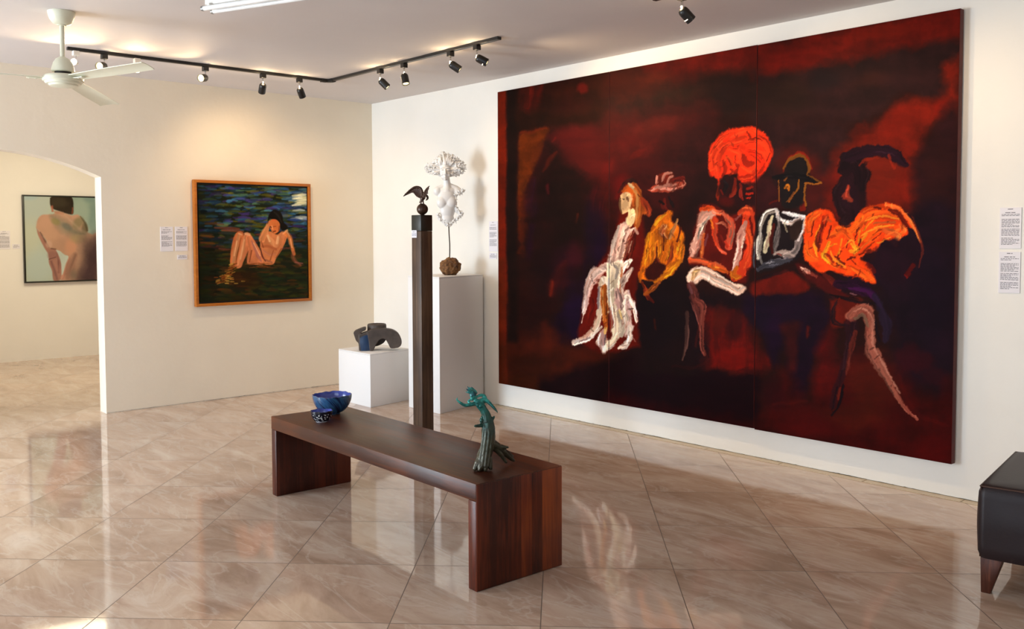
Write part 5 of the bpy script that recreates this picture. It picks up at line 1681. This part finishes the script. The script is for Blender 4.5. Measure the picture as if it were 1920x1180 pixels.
    S([(1456, 390), (1438, 398), (1428, 424)], 2.5, (236, 232, 228), .9, dz=1); S([(1458, 392), (1464, 408), (1478, 414), (1500, 410), (1512, 404)], [6, 7, 8, 8, 5], (222, 214, 212), .95, bris=.4, dz=1.1); S([(1472, 396), (1490, 400), (1514, 404)], [5, 6, 4], (206, 204, 206), .9, bris=.5, dz=1); S([(1516, 408), (1510, 430), (1500, 446)], [6, 7, 5], (210, 204, 206), .9, bris=.5, dz=1)
    S([(1462, 404), (1464, 430), (1458, 460), (1456, 472)], [6, 9, 9, 8], (130, 120, 116), .9, bris=.55, dz=1); S([(1476, 416), (1480, 432)], 4, (200, 190, 160), .8); S([(1502, 444), (1494, 466), (1476, 476)], [10, 11, 8], (186, 168, 162), .9, bris=.45, dz=1.1); S([(1458, 474), (1480, 470), (1490, 474)], [8, 9, 6], (172, 152, 142), .9, bris=.5, dz=1); S([(1462, 475), (1468, 474)], 3, (170, 50, 40), .8)
    A([(1482, 420), (1506, 410), (1506, 430), (1498, 444), (1486, 446)], (50, 32, 26), .95, soft=2); S([(1454, 420), (1450, 450), (1452, 472)], [4, 5, 4], (96, 24, 14), .9)
    S([(1418, 460), (1417, 490), (1424, 502)], 4, (96, 98, 110), .8, bris=.5); S([(1424, 500), (1440, 492), (1462, 488), (1486, 482)], [7, 11, 12, 5], (82, 80, 90), .9, bris=.6, dz=.7, col2=(140, 136, 140)); S([(1428, 478), (1432, 488)], 8, (150, 144, 140), .8, bris=.5)
    # reds below the table edge
    A([(1412, 530), (1450, 515), (1480, 503), (1500, 515), (1520, 540), (1500, 548), (1440, 550), (1412, 556)], (110, 22, 8), .9, soft=4, rag=3)
    S([(1420, 520), (1460, 510), (1490, 500)], 7, (28, 12, 18), .8)
    # ---- figure five: plumed hat and blazing orange cape
    S([(1584, 330), (1590, 300), (1620, 284), (1656, 278), (1690, 300)], 18, (146, 40, 16), .6, bris=.4)
    A([(1580, 300), (1592, 292), (1612, 280), (1640, 276), (1676, 274), (1690, 288), (1704, 312), (1692, 316), (1676, 296), (1660, 288), (1636, 290), (1620, 300), (1616, 320), (1626, 340), (1624, 390), (1604, 420), (1584, 420), (1574, 400), (1566, 374), (1572, 346), (1586, 326), (1578, 312)], (44, 18, 26), soft=3, rag=2)
    S([(1600, 288), (1640, 280), (1672, 280), (1696, 306)], 9, (50, 20, 36), .8); S([(1600, 330), (1620, 350), (1618, 390)], 16, (40, 16, 18), .8)
    S([(1588, 316), (1604, 306), (1618, 322), (1618, 350)], [26, 34, 30, 22], (38, 16, 22), .95, bris=.15)
    S([(1592, 296), (1622, 284), (1656, 282), (1686, 292), (1704, 312)], [16, 18, 18, 18, 8], (42, 17, 30), .95, bris=.25)
    S([(1584, 338), (1574, 362), (1578, 392), (1596, 408)], [12, 14, 14, 12], (34, 14, 18), .9, bris=.2)
    S([(1594, 348), (1590, 368), (1600, 378)], [5, 12, 6], (150, 54, 34), .9, bris=.4); S([(1594, 376), (1598, 380)], 6, (170, 72, 44), .8); S([(1570, 366), (1566, 374)], 5, (30, 14, 16), .9)
    S([(1672, 292), (1680, 318)], 8, (160, 44, 20), .7); S([(1616, 310), (1626, 300), (1650, 296)], 6, (150, 42, 18), .7)
    F1, F2, F3 = (255, 82, 14), (255, 118, 24), (226, 58, 8)
    A([(1512, 425), (1522, 400), (1540, 388), (1562, 398), (1572, 416), (1590, 424), (1612, 404), (1640, 388), (1666, 384), (1690, 390), (1712, 410), (1728, 440), (1733, 462), (1724, 440), (1706, 424), (1708, 436), (1694, 448), (1690, 462), (1682, 462), (1664, 450), (1648, 470), (1620, 486), (1628, 500), (1644, 526), (1638, 534), (1610, 524), (1590, 520), (1560, 506), (1540, 512), (1520, 492), (1512, 480), (1510, 450)], (246, 76, 14), soft=1.8, rag=2, jit=.15, dz=.6)
    for a, wdt in (([(1520, 430), (1524, 408), (1542, 396)], 14), ([(1518, 450), (1520, 474), (1536, 488)], 16), ([(1540, 470), (1560, 490), (1590, 506)], 14), ([(1610, 410), (1640, 394), (1676, 394)], 13), ([(1610, 436), (1626, 408), (1660, 402), (1680, 408)], 12), ([(1574, 430), (1600, 430), (1614, 410)], 20), ([(1590, 500), (1620, 514), (1640, 528)], 14), ([(1628, 452), (1650, 430), (1688, 426)], 14), ([(1600, 490), (1620, 470), (1650, 444)], 15), ([(1560, 440), (1582, 430), (1600, 450)], 16)):
        S(a, wdt, F1, .95, bris=.25, dz=1.2, col2=(255, 100, 26))
    for a, wdt in (([(1662, 386), (1690, 394), (1712, 416), (1730, 450)], 6), ([(1690, 420), (1700, 430), (1690, 440)], 10), ([(1640, 420), (1680, 416)], 6), ([(1660, 432), (1690, 440), (1684, 458)], 10), ([(1666, 444), (1690, 430)], 9)):
        S(a, wdt, (255, 116, 50), .95, bris=.3, dz=1.2, col2=(246, 84, 26))
    for a, wdt in (([(1542, 420), (1534, 450), (1536, 480)], 5), ([(1560, 450), (1548, 480), (1556, 494)], 6), ([(1580, 446), (1574, 476)], 6), ([(1600, 460), (1612, 470), (1596, 474)], 9), ([(1616, 436), (1614, 456), (1630, 440)], 5), ([(1640, 412), (1620, 436)], 4), ([(1556, 460), (1570, 454)], 5), ([(1570, 480), (1576, 490)], 6)):
        S(a, wdt, (255, 160, 34), .9, bris=.35, dz=1.2)
    for a, wdt in (([(1546, 420), (1538, 450), (1540, 462)], 8), ([(1556, 406), (1550, 422)], 5), ([(1552, 476), (1562, 490)], 9), ([(1570, 494), (1580, 500)], 7), ([(1640, 388), (1652, 392)], 8), ([(1686, 402), (1700, 414)], 10), ([(1592, 452), (1590, 466)], 4), ([(1568, 480), (1574, 484)], 5), ([(1616, 480), (1636, 470)], 6), ([(1590, 490), (1606, 484)], 4), ([(1614, 462), (1618, 452)], 4), ([(1570, 404), (1572, 412)], 5)):
        S(a, wdt, (110, 26, 8), .9, bris=.35)
    S([(1546, 412), (1552, 408), (1560, 412)], 4, (250, 110, 50), .9, dz=.8); S([(1590, 398), (1582, 416), (1596, 420)], 10, (30, 12, 14), .9); S([(1600, 396), (1602, 414)], 8, (34, 14, 16), .8)
    A([(1648, 466), (1680, 446), (1700, 452), (1716, 438), (1730, 466), (1726, 500), (1690, 530), (1650, 520), (1630, 495)], (38, 14, 26), .95, soft=4, rag=3); S([(1620, 490), (1640, 476), (1636, 492)], 10, (46, 14, 12), .8); S([(1712, 402), (1728, 440), (1734, 470), (1730, 500)], 3, (120, 44, 30), .7, bris=.5); S([(1720, 498), (1706, 512)], 16, (112, 16, 8), .8); S([(1700, 516), (1704, 520)], 8, (150, 24, 8), .8); S([(1630, 500), (1640, 512)], 12, (120, 22, 10), .7)
    for pts, wd in (([(1668, 394), (1690, 404), (1704, 422)], 7), ([(1694, 408), (1706, 424)], 9), ([(1530, 412), (1526, 440)], 4), ([(1548, 404), (1544, 440), (1540, 470)], 7), ([(1560, 420), (1556, 446)], 5), ([(1580, 470), (1572, 486), (1584, 496)], 5), ([(1604, 478), (1616, 468)], 4), ([(1640, 452), (1656, 438)], 3), ([(1612, 430), (1606, 452)], 3), ([(1596, 486), (1606, 500)], 4)):
        S(pts, wd, (118, 26, 8), .9, bris=.3)
    for pts, wd in (([(1622, 418), (1650, 406), (1688, 410)], 4), ([(1618, 446), (1640, 430), (1678, 422)], 4), ([(1560, 470), (1566, 486), (1586, 502)], 4), ([(1530, 456), (1536, 480)], 4), ([(1586, 462), (1600, 452), (1608, 464)], 4), ([(1596, 478), (1612, 476)], 3), ([(1650, 456), (1676, 446)], 4)):
        S(pts, wd, (255, 150, 44), .95, bris=.3, dz=1.2)
    # hand, lap, violet skirt
    A([(1494, 492), (1510, 496), (1530, 510), (1560, 530), (1600, 556), (1580, 560), (1540, 540), (1506, 515)], (78, 16, 12), .95, soft=3, rag=2)
    S([(1502, 498), (1514, 506), (1520, 512)], 6, (206, 146, 128), .95, bris=.5, dz=1); S([(1518, 510), (1534, 520)], 8, (176, 88, 70), .9, bris=.5, dz=.8)
    S([(1548, 516), (1570, 530), (1580, 540)], 10, (126, 34, 22), .8); S([(1572, 530), (1610, 536), (1640, 556)], 18, (54, 14, 46), .9); S([(1596, 540), (1630, 546), (1650, 575)], 8, (76, 18, 78), .75, bris=.5); S([(1640, 556), (1660, 600), (1664, 640)], [10, 16, 8], (52, 36, 62), .8, bris=.5); S([(1598, 549), (1606, 552)], 4, (180, 120, 130), .8)
    A([(1560, 560), (1590, 556), (1620, 560), (1600, 590), (1590, 610), (1562, 606)], (112, 26, 10), .85, soft=3); S([(1560, 550), (1600, 560), (1640, 568)], 7, (22, 10, 14), .85); S([(1574, 560), (1564, 580), (1566, 600), (1590, 610)], 6, (22, 10, 16), .85)
    # crossed legs
    S([(1600, 600), (1594, 640), (1586, 680), (1574, 720), (1562, 760)], [20, 20, 14, 12, 10], (40, 14, 22), .95, bris=.3); S([(1604, 620), (1594, 670), (1590, 700)], [6, 9, 4], (108, 40, 28), .85, bris=.5); S([(1588, 640), (1582, 690)], 5, (70, 34, 40), .8); S([(1578, 730), (1574, 748)], 9, (140, 44, 24), .85); S([(1584, 720), (1576, 755), (1560, 776)], 5, (26, 10, 18), .9); S([(1572, 726), (1562, 766)], 5, (26, 10, 18), .9)
    S([(1596, 592), (1608, 578), (1624, 578), (1632, 610), (1634, 650), (1656, 690), (1680, 730), (1705, 766), (1724, 784)], [14, 18, 20, 19, 19, 16, 12, 8, 4], (136, 66, 52), 1, bris=.35, dz=1, col2=(164, 96, 78)); S([(1602, 582), (1620, 576), (1636, 600), (1640, 650), (1664, 690), (1694, 736)], 4, (196, 138, 118), .8, bris=.5, dz=.8); S([(1604, 594), (1618, 588), (1628, 610)], 6, (126, 100, 80), .8, bris=.5); S([(1628, 620), (1632, 656), (1650, 690)], 5, (170, 100, 84), .7, bris=.5); S([(1640, 600), (1652, 640)], 7, (18, 10, 22), .8)
    S([(1690, 700), (1720, 770), (1780, 800)], 10, (96, 16, 10), .4, bris=.6)
    c.flecks(420, 0.6)
    c.knife(1.3)
    c.rgb = c.rgb ** 1.12
    hi = np.clip((c.rgb.min(axis=2, keepdims=True) - 0.3) * 3, 0, 1)      # the thick white passages
    c.rgb = np.clip(c.rgb * (1 + 0.14 * hi), 0, 1)
    return c
BATHQ = [(368, 344), (573, 352), (576, 557), (372, 569)]
def paint_bather(nx=330, ny=330):
    c = Canvas(1.11, 1.10, BATHQ, nx, ny)
    A, B, S = c.poly, c.blob, c.st
    c.fill((28, 32, 20))
    c.softk = 0.9; c.rich = False
    r = random.Random(4)
    # water: short level strokes, bluish on top, olive brown below
    for i in range(1100):
        y = r.uniform(342, 572); x = r.uniform(362, 580)
        t = (y - 342) / 228.0
        if t < 0.40:
            col = r.choice([(30, 62, 90), (56, 100, 130), (20, 32, 44), (70, 70, 20), (32, 54, 50), (88, 80, 22), (40, 54, 108), (54, 40, 90), (16, 26, 30), (58, 84, 60)])
        elif t < 0.55:
            col = r.choice([(32, 46, 42), (58, 58, 20), (84, 42, 32), (28, 42, 58), (40, 30, 68), (26, 34, 22)])
        else:
            col = r.choice([(36, 38, 16), (48, 32, 14), (28, 28, 16), (64, 36, 14), (26, 38, 20), (44, 46, 14)])
        col = tuple(min(255, int(v * 1.3)) for v in col)
        if x < 400: col = tuple(int(v * 0.65) for v in col)
        L = r.uniform(8, 26)
        S([(x, y), (x + L / 2, y + r.uniform(-1.5, 1.5)), (x + L, y + r.uniform(-1, 1))], r.uniform(2, 5), col, r.uniform(.5, .95), bris=.3)
    for i in range(60):
        x = r.gauss(562, 12); y = r.gauss(374, 18)
        S([(x - 9, y + 1), (x, y), (x + 9, y)], r.uniform(1.5, 3), r.choice([(90, 120, 140), (60, 92, 120), (120, 130, 100), (40, 70, 110)]), .7)
    for i in range(26):
        x = r.gauss(566, 6); y = r.gauss(371, 8)
        S([(x - 8, y + 1), (x, y), (x + 8, y)], r.uniform(2, 4.5), r.choice([(236, 232, 190), (220, 216, 160), (244, 240, 214)]), .8)
    for (x, y) in ((560, 394), (566, 407), (556, 410), (566, 411), (570, 409)):
        S([(x - 12, y), (x, y - 1), (x + 9, y)], 3.6, (196, 206, 200), .8)
    for (x, y, L, col) in ((410, 428, 60, (112, 56, 36)), (424, 433, 50, (128, 62, 40)), (392, 420, 40, (92, 50, 30)), (380, 443, 30, (128, 68, 22)), (384, 456, 26, (136, 64, 24)), (472, 424, 30, (92, 84, 22)), (470, 446, 36, (40, 90, 112)), (540, 440, 20, (56, 34, 86)), (556, 424, 22, (60, 36, 82)), (548, 412, 24, (40, 70, 140))):
        S([(x - 10, y - 1), (x + L * .3, y), (x + L * .6, y + 1)], 4, col, .85)
    B(470, 565, 60, 10, (36, 30, 10), .5); B(455, 525, 30, 18, (60, 26, 8), .5)
    c.softk = 0.25
    # reclining bather, loosely brushed
    D = (150, 66, 30); M_ = (202, 112, 62); Lt = (232, 158, 104)
    A([(436, 446), (441, 437), (449, 434), (455, 440), (453, 460), (448, 480), (441, 500), (430, 498), (430, 480), (432, 462)], (196, 108, 62), soft=1, rag=.5)
    S([(446, 440), (440, 470), (434, 496)], 6, Lt, .8); S([(450, 446), (443, 478), (440, 498)], 2, (110, 60, 24), .8)
    A([(452, 446), (459, 436), (466, 437), (474, 448), (482, 462), (494, 488), (493, 495), (470, 497), (461, 492), (464, 470), (455, 490), (450, 502), (441, 502), (444, 480), (449, 460)], (206, 120, 76), soft=1, rag=.5)
    S([(458, 442), (452, 470), (444, 498)], 7, (226, 146, 94), .85); S([(464, 446), (468, 470), (466, 492)], 6, (196, 112, 70), .8); S([(470, 452), (480, 474), (488, 490)], 6, (178, 108, 96), .8); S([(463, 462), (461, 480), (458, 492)], 2, D, .8)
    A([(486, 456), (490, 446), (497, 436), (506, 434), (518, 440), (528, 434), (537, 440), (533, 456), (526, 470), (517, 484), (511, 496), (494, 496), (490, 480), (486, 466)], (214, 128, 78), soft=1, rag=.5)
    S([(500, 440), (508, 452), (512, 464)], 9, (230, 154, 100), .8); S([(520, 446), (516, 462)], 9, (226, 144, 92), .8); S([(490, 462), (502, 462), (516, 468)], 5, (200, 110, 64), .8); S([(492, 470), (504, 478), (514, 476)], 5, (206, 126, 94), .8); S([(496, 488), (508, 492)], 5, (176, 104, 76), .8); S([(487, 466), (490, 480), (496, 490)], 3, (70, 24, 30), .8)
    S([(505, 462), (518, 466), (524, 458)], 1.6, (150, 70, 40), .7)
    S([(503, 416), (497, 432), (490, 448)], [5, 8, 9], (222, 140, 86), .95, bris=.2); S([(503, 420), (509, 434)], 5, (220, 134, 80), .9)
    S([(534, 436), (542, 446), (546, 462), (550, 476)], [9, 9, 7, 5], (214, 122, 62), .95, bris=.2, col2=(186, 92, 44)); S([(537, 432), (530, 438)], 7, (236, 162, 108), .9)
    S([(549, 472), (548, 482), (552, 490), (562, 497)], [5, 6, 5, 5], (150, 80, 58), .8, bris=.5); S([(552, 492), (566, 494)], 3, (170, 100, 90), .8)
    # head and hair
    A([(500, 420), (502, 404), (510, 394), (520, 395), (528, 404), (530, 416), (538, 426), (528, 432), (522, 424), (506, 410)], (24, 20, 16), soft=1, rag=.6)
    A([(503, 416), (508, 411), (517, 412), (523, 420), (522, 432), (514, 438), (509, 434), (504, 424)], (208, 112, 58), soft=.8, rag=.4)
    S([(509, 412), (516, 413)], 4, (226, 100, 58), .8); S([(505, 425), (507, 426)], 2, (60, 24, 16), .9); S([(511, 425), (516, 424)], 2, (60, 24, 16), .9); S([(508, 423), (510, 430)], 2, (232, 170, 120), .9); S([(511, 434), (515, 433)], 1.8, (120, 40, 28), .9); S([(512, 397), (520, 404), (526, 416)], 3, (50, 46, 40), .6)
    for pts, wd in (([(446, 438), (451, 440)], 5), ([(458, 438), (466, 440)], 6), ([(442, 452), (437, 480)], 3), ([(456, 450), (449, 486)], 4), ([(536, 434), (541, 442)], 4), ([(500, 442), (504, 452)], 6), ([(520, 444), (518, 456)], 6), ([(474, 456), (486, 480)], 3), ([(543, 448), (546, 464)], 3)):
        S(pts, wd, (246, 184, 132), .75, bris=.3)
    for pts, wd in (([(488, 452), (492, 464)], 3), ([(511, 470), (505, 488)], 4), ([(526, 466), (516, 484)], 4), ([(470, 470), (466, 492)], 3), ([(534, 444), (530, 458)], 3), ([(522, 424), (521, 432)], 3)):
        S(pts, wd, (146, 70, 36), .7, bris=.3)
    # water line and submerged feet
    for i in range(26):
        x = r.uniform(464, 515); y = 494 + r.uniform(0, 9)
        S([(x - 5, y), (x + 5, y + r.uniform(-1, 1))], 2, r.choice([(150, 88, 40), (120, 60, 24), (180, 110, 56), (70, 34, 14)]), .7)
    for i in range(70):
        t = r.random()
        x = 438 - 30 * t + r.gauss(0, 4); y = 499 + 33 * t + r.gauss(0, 3)
        S([(x - 3, y + 1), (x + 3, y - 1)], r.uniform(2, 4), r.choice([(170, 110, 40), (120, 60, 20), (200, 150, 60), (92, 42, 14), (150, 76, 30)]), .8)
    for i in range(24):
        x = r.gauss(425, 9); y = r.gauss(524, 5)
        S([(x - 3, y), (x + 3, y)], r.uniform(2, 3.5), r.choice([(190, 140, 56), (140, 70, 26), (214, 170, 80)]), .8)
    return c

BACKQ = [(47, 369), (179, 371), (181, 523), (50.5, 527.5)]
def paint_back(nx=230, ny=290):
    c = Canvas(0.80, 1.04, BACKQ, nx, ny)
    A, B, S = c.poly, c.blob, c.st
    c.softk = 1.0; c.rich = False
    c.fill((178, 194, 172))
    B(60, 385, 30, 40, (176, 190, 178), .8); B(60, 450, 20, 40, (192, 198, 168), .8); B(72, 500, 24, 30, (178, 198, 186), .8); B(55, 370, 14, 5, (150, 186, 196), .5)
    B(160, 385, 26, 40, (128, 160, 140), .9); B(176, 420, 12, 40, (120, 154, 140), .8); B(150, 400, 14, 24, (158, 180, 158), .7); B(168, 372, 14, 8, (118, 152, 140), .7)
    c.softk = 0.5
    # torso seen from behind, bending to the right
    A([(69, 427), (72, 413), (79, 404), (90, 403), (100, 402), (108, 398), (120, 399), (134, 404), (146, 403), (156, 414), (163, 427), (163, 436), (172, 440), (180, 443), (181, 524), (112, 525), (117, 512), (122, 496), (127, 482), (120, 478), (110, 471), (104, 468), (98, 466), (92, 464), (88, 452), (78, 438)], (196, 142, 108), soft=1.5, rag=.6, jit=.05)
    B(88, 418, 14, 12, (208, 150, 114), .8); B(98, 440, 20, 14, (206, 150, 112), .8, 30); B(116, 460, 14, 14, (192, 138, 104), .7); B(133, 462, 10, 18, (214, 142, 102), .9)
    A([(96, 406), (112, 408), (130, 420), (150, 432), (160, 438), (150, 444), (134, 442), (118, 436), (106, 424)], (128, 122, 96), .85, soft=7, rag=2)
    B(104, 416, 8, 5, (150, 138, 72), .7, 30); B(124, 424, 9, 5, (112, 112, 100), .7, 30); B(146, 418, 8, 10, (138, 126, 82), .8, 40); B(158, 428, 5, 10, (100, 92, 62), .7)
    S([(120, 402), (134, 416), (152, 432), (164, 440)], 4, (150, 126, 100), .7); S([(150, 406), (158, 418), (162, 432)], 4, (112, 100, 66), .8)
    B(146, 448, 14, 8, (166, 142, 92), .7)
    A([(152, 446), (168, 442), (182, 444), (182, 526), (140, 526), (146, 500), (154, 480), (150, 462)], (120, 90, 78), .8, soft=10, rag=2)
    A([(160, 470), (172, 456), (182, 450), (182, 526), (146, 526), (154, 500)], (74, 50, 52), .9, soft=9, rag=2)
    S([(128, 484), (122, 500), (116, 520)], 12, (184, 108, 86), .8); S([(140, 478), (132, 500), (126, 520)], 12, (160, 108, 86), .7); B(136, 515, 8, 10, (120, 104, 84), .6)
    # arm
    A([(69, 428), (74, 434), (80, 444), (88, 456), (92, 464), (104, 468), (110, 478), (114, 492), (115, 508), (110, 525), (100, 525), (97, 508), (91, 492), (91, 478), (84, 466), (76, 450), (71, 438)], (176, 114, 92), soft=1.2, rag=.4, jit=.05)
    S([(76, 436), (84, 450), (92, 464)], 3, (120, 72, 56), .8); B(98, 478, 8, 7, (158, 100, 86), .8); S([(106, 474), (111, 490), (110, 510)], 6, (112, 66, 62), .8); S([(96, 490), (102, 508), (106, 522)], 6, (150, 92, 82), .7); S([(92, 486), (104, 482)], 2, (120, 66, 60), .7)
    B(92, 458, 5, 6, (212, 160, 130), .7); S([(96, 466), (104, 467)], 3, (120, 76, 56), .7)
    # gap between arm and thigh
    A([(105, 469), (112, 471), (120, 478), (127, 481), (122, 494), (118, 508), (115, 514), (114, 494), (110, 480)], (186, 200, 184), soft=1, rag=.3, jit=.04)
    # head
    A([(95, 372), (104, 367), (128, 367), (136, 374), (137, 392), (135, 402), (122, 400), (110, 396), (100, 392), (95, 384)], (58, 46, 32), soft=1, rag=.5)
    B(112, 380, 12, 8, (70, 60, 40), .7)
    g = c.rgb.mean(axis=2, keepdims=True); c.rgb = c.rgb * 0.72 + (g * 0.28)
    S([(98, 388), (99, 396)], 6, (190, 112, 86), .9); S([(136, 390), (135, 400)], 5, (136, 72, 50), .9)
    S([(104, 398), (118, 400)], 6, (168, 120, 96), .8)
    return c

def canvas_mesh(c, to_world, relief=0.0008):
    """dense grid for a painted face; returns a mesh with a colour attribute"""
    nx, ny = c.nx, c.ny
    u, v = np.meshgrid(np.linspace(0, c.w, nx), np.linspace(0, c.h, ny))
    z = c.z * relief
    P = to_world(u.ravel(), v.ravel(), z.ravel()).astype(np.float32)
    i, j = np.meshgrid(np.arange(nx - 1), np.arange(ny - 1))
    a = (j * nx + i).ravel()
    F = np.stack([a, a + 1, a + nx + 1, a + nx], 1).astype(np.int32)
    me = bpy.data.meshes.new('canvas')
    me.vertices.add(len(P)); me.vertices.foreach_set('co', P.ravel())
    me.loops.add(F.size); me.loops.foreach_set('vertex_index', F.ravel())
    me.polygons.add(len(F)); me.polygons.foreach_set('loop_start', np.arange(len(F), dtype=np.int32) * 4)
    me.update(calc_edges=True)
    col = c.rgb.reshape(-1, 3)
    lin = np.where(col <= 0.04045, col / 12.92, ((col + 0.055) / 1.055) ** 2.4)
    at = me.color_attributes.new('paint', 'FLOAT_COLOR', 'POINT')
    at.data.foreach_set('color', np.concatenate([lin, np.ones((len(lin), 1))], 1).astype(np.float32).ravel())
    me.polygons.foreach_set('use_smooth', [True] * len(F))
    return me

def sub_canvas(c, u0, u1):
    i0 = int(round(u0 / c.w * (c.nx - 1))); i1 = int(round(u1 / c.w * (c.nx - 1))) + 1
    import copy
    d = copy.copy(c)
    d.rgb = c.rgb[:, i0:i1]; d.z = c.z[:, i0:i1]
    d.nx = i1 - i0
    d.w = u1 - u0
    return d

def paint_mat(name, rough, spec, bscale, bstr):
    m = mat(name, (0.2, 0.1, 0.1, 1), rough=rough, spec=spec)
    T = NT(m)
    a = T.n('VertexColor', layer_name='paint')
    T.l(a.outputs['Color'], T.b.inputs['Base Color'])
    tc = T.n('TexCoord')
    n = T.noise(tc.outputs['Object'], bscale, 4)
    bp = T.n('Bump')
    bp.inputs['Strength'].default_value = bstr
    bp.inputs['Distance'].default_value = 0.003
    T.l(n, bp.inputs['Height'])
    T.l(bp.outputs[0], T.b.inputs['Normal'])
    return m
M_oil = paint_mat('oil_paint', 0.55, 0.04, 60, 0.12)

# --- big three-panel painting on the right wall
TX0, TX1, TZ0, TZ1 = 2.042, 5.951, 0.207, 2.762
M_edge = mat('dark_red_canvas_edge', srgb(84, 15, 9), rough=0.6, var=0.25, vscale=9)
tc_ = paint_triptych()
trip = thing('triptych_painting', 'huge dark red three-panel painting of seated figures on the right wall', 'painting', (TX0, 0, TZ0))
cuts = [0.0, 1.305, 2.612, TX1 - TX0]
GAPS = [(0.0, 0.0015), (0.0015, 0.0035), (0.0035, 0.0)]
sc_ = tc_.w / (TX1 - TX0)
for k in range(3):
    a, b = cuts[k] + GAPS[k][0], cuts[k + 1] - GAPS[k][1]
    yf = -(0.047, 0.048, 0.054)[k]
    dz = (0.0, 0.0, -0.004)[k]
    d = sub_canvas(tc_, a * sc_, b * sc_)
    hgt = TZ1 - TZ0
    def tw(u, v, z, a=a, b=b, d=d, yf=yf, dz=dz):
        return np.stack([a + 0.0025 + u / d.w * (b - a - 0.005), yf - 0.0006 - z, dz + 0.0025 + v / d.h * (hgt - 0.005)], 1)
    bm = bmesh.new()
    box(bm, a, b, yf, -0.008, dz, hgt + dz, bev=0.004, seg=2)
    pn = obj('panel', bm, M_edge, trip, smooth=40)
    obj('painted_canvas', canvas_mesh(d, tw), M_oil, pn)

# --- framed river bather on the left wall
M_oak = wood_mat('honey_wood_frame', srgb(170, 96, 28), srgb(222, 138, 50), srgb(236, 158, 70), axis=0, strip=4.0, rough=0.4, grain=(60, 6, 60), contrast=0.2)
M_gap = mat('black_inner_rebate', srgb(20, 16, 12), rough=0.6)
def framed(name, label, wallx, y0, y1, z0, z1, canvas, fw, depth, inset, m_frame, m_in, gap):
    """hung on a wall facing +x; y0..y1, z0..z1 are the outer frame limits"""
    t = thing(name, label, 'painting', (wallx, y0, z0))
    W, Hh = y1 - y0, z1 - z0
    bm = bmesh.new()
    o = 0.0008
    for (a, b, cc, dd) in ((0, W, 0, fw), (0, W, Hh - fw, Hh), (0, fw, fw - o, Hh - fw + o), (W - fw, W, fw - o, Hh - fw + o)):
        box(bm, 0.004, depth, a, b, cc, dd, bev=0.002, seg=2)
    obj('frame', bm, m_frame, t, smooth=40)
    bm = bmesh.new()
    box(bm, 0.004, depth - inset - 0.012, fw, W - fw, fw, Hh - fw)
    obj('backing', bm, m_in, t)
    g = fw + gap
    def tw(u, v, z):
        return np.stack([depth - inset + z, g + u / canvas.w * (W - 2 * g), g + v / canvas.h * (Hh - 2 * g)], 1)
    bm = bmesh.new()
    box(bm, 0.006, depth - inset - 0.0004, g, W - g, g, Hh - g)
    st_ = obj('stretcher', bm, m_in, t)
    obj('painted_canvas', canvas_mesh(canvas, tw, 0.0005), M_oil, st_)
    return t
framed('framed_painting', 'square painting of a bather sitting in dark water, in a honey wood frame', 0.0, -1.934, -0.756, 0.876, 2.027, paint_bather(), 0.026, 0.052, 0.012, M_oak, M_gap, 0.014)
M_blackf = mat('thin_black_frame', srgb(28, 30, 22), rough=0.4)
framed('framed_painting', 'painting of a person\'s bare back and dark hair, seen through the archway', -4.21, -2.292, -1.418, 0.955, 2.034, paint_back(), 0.016, 0.045, 0.006, M_blackf, M_blackf, 0.003)
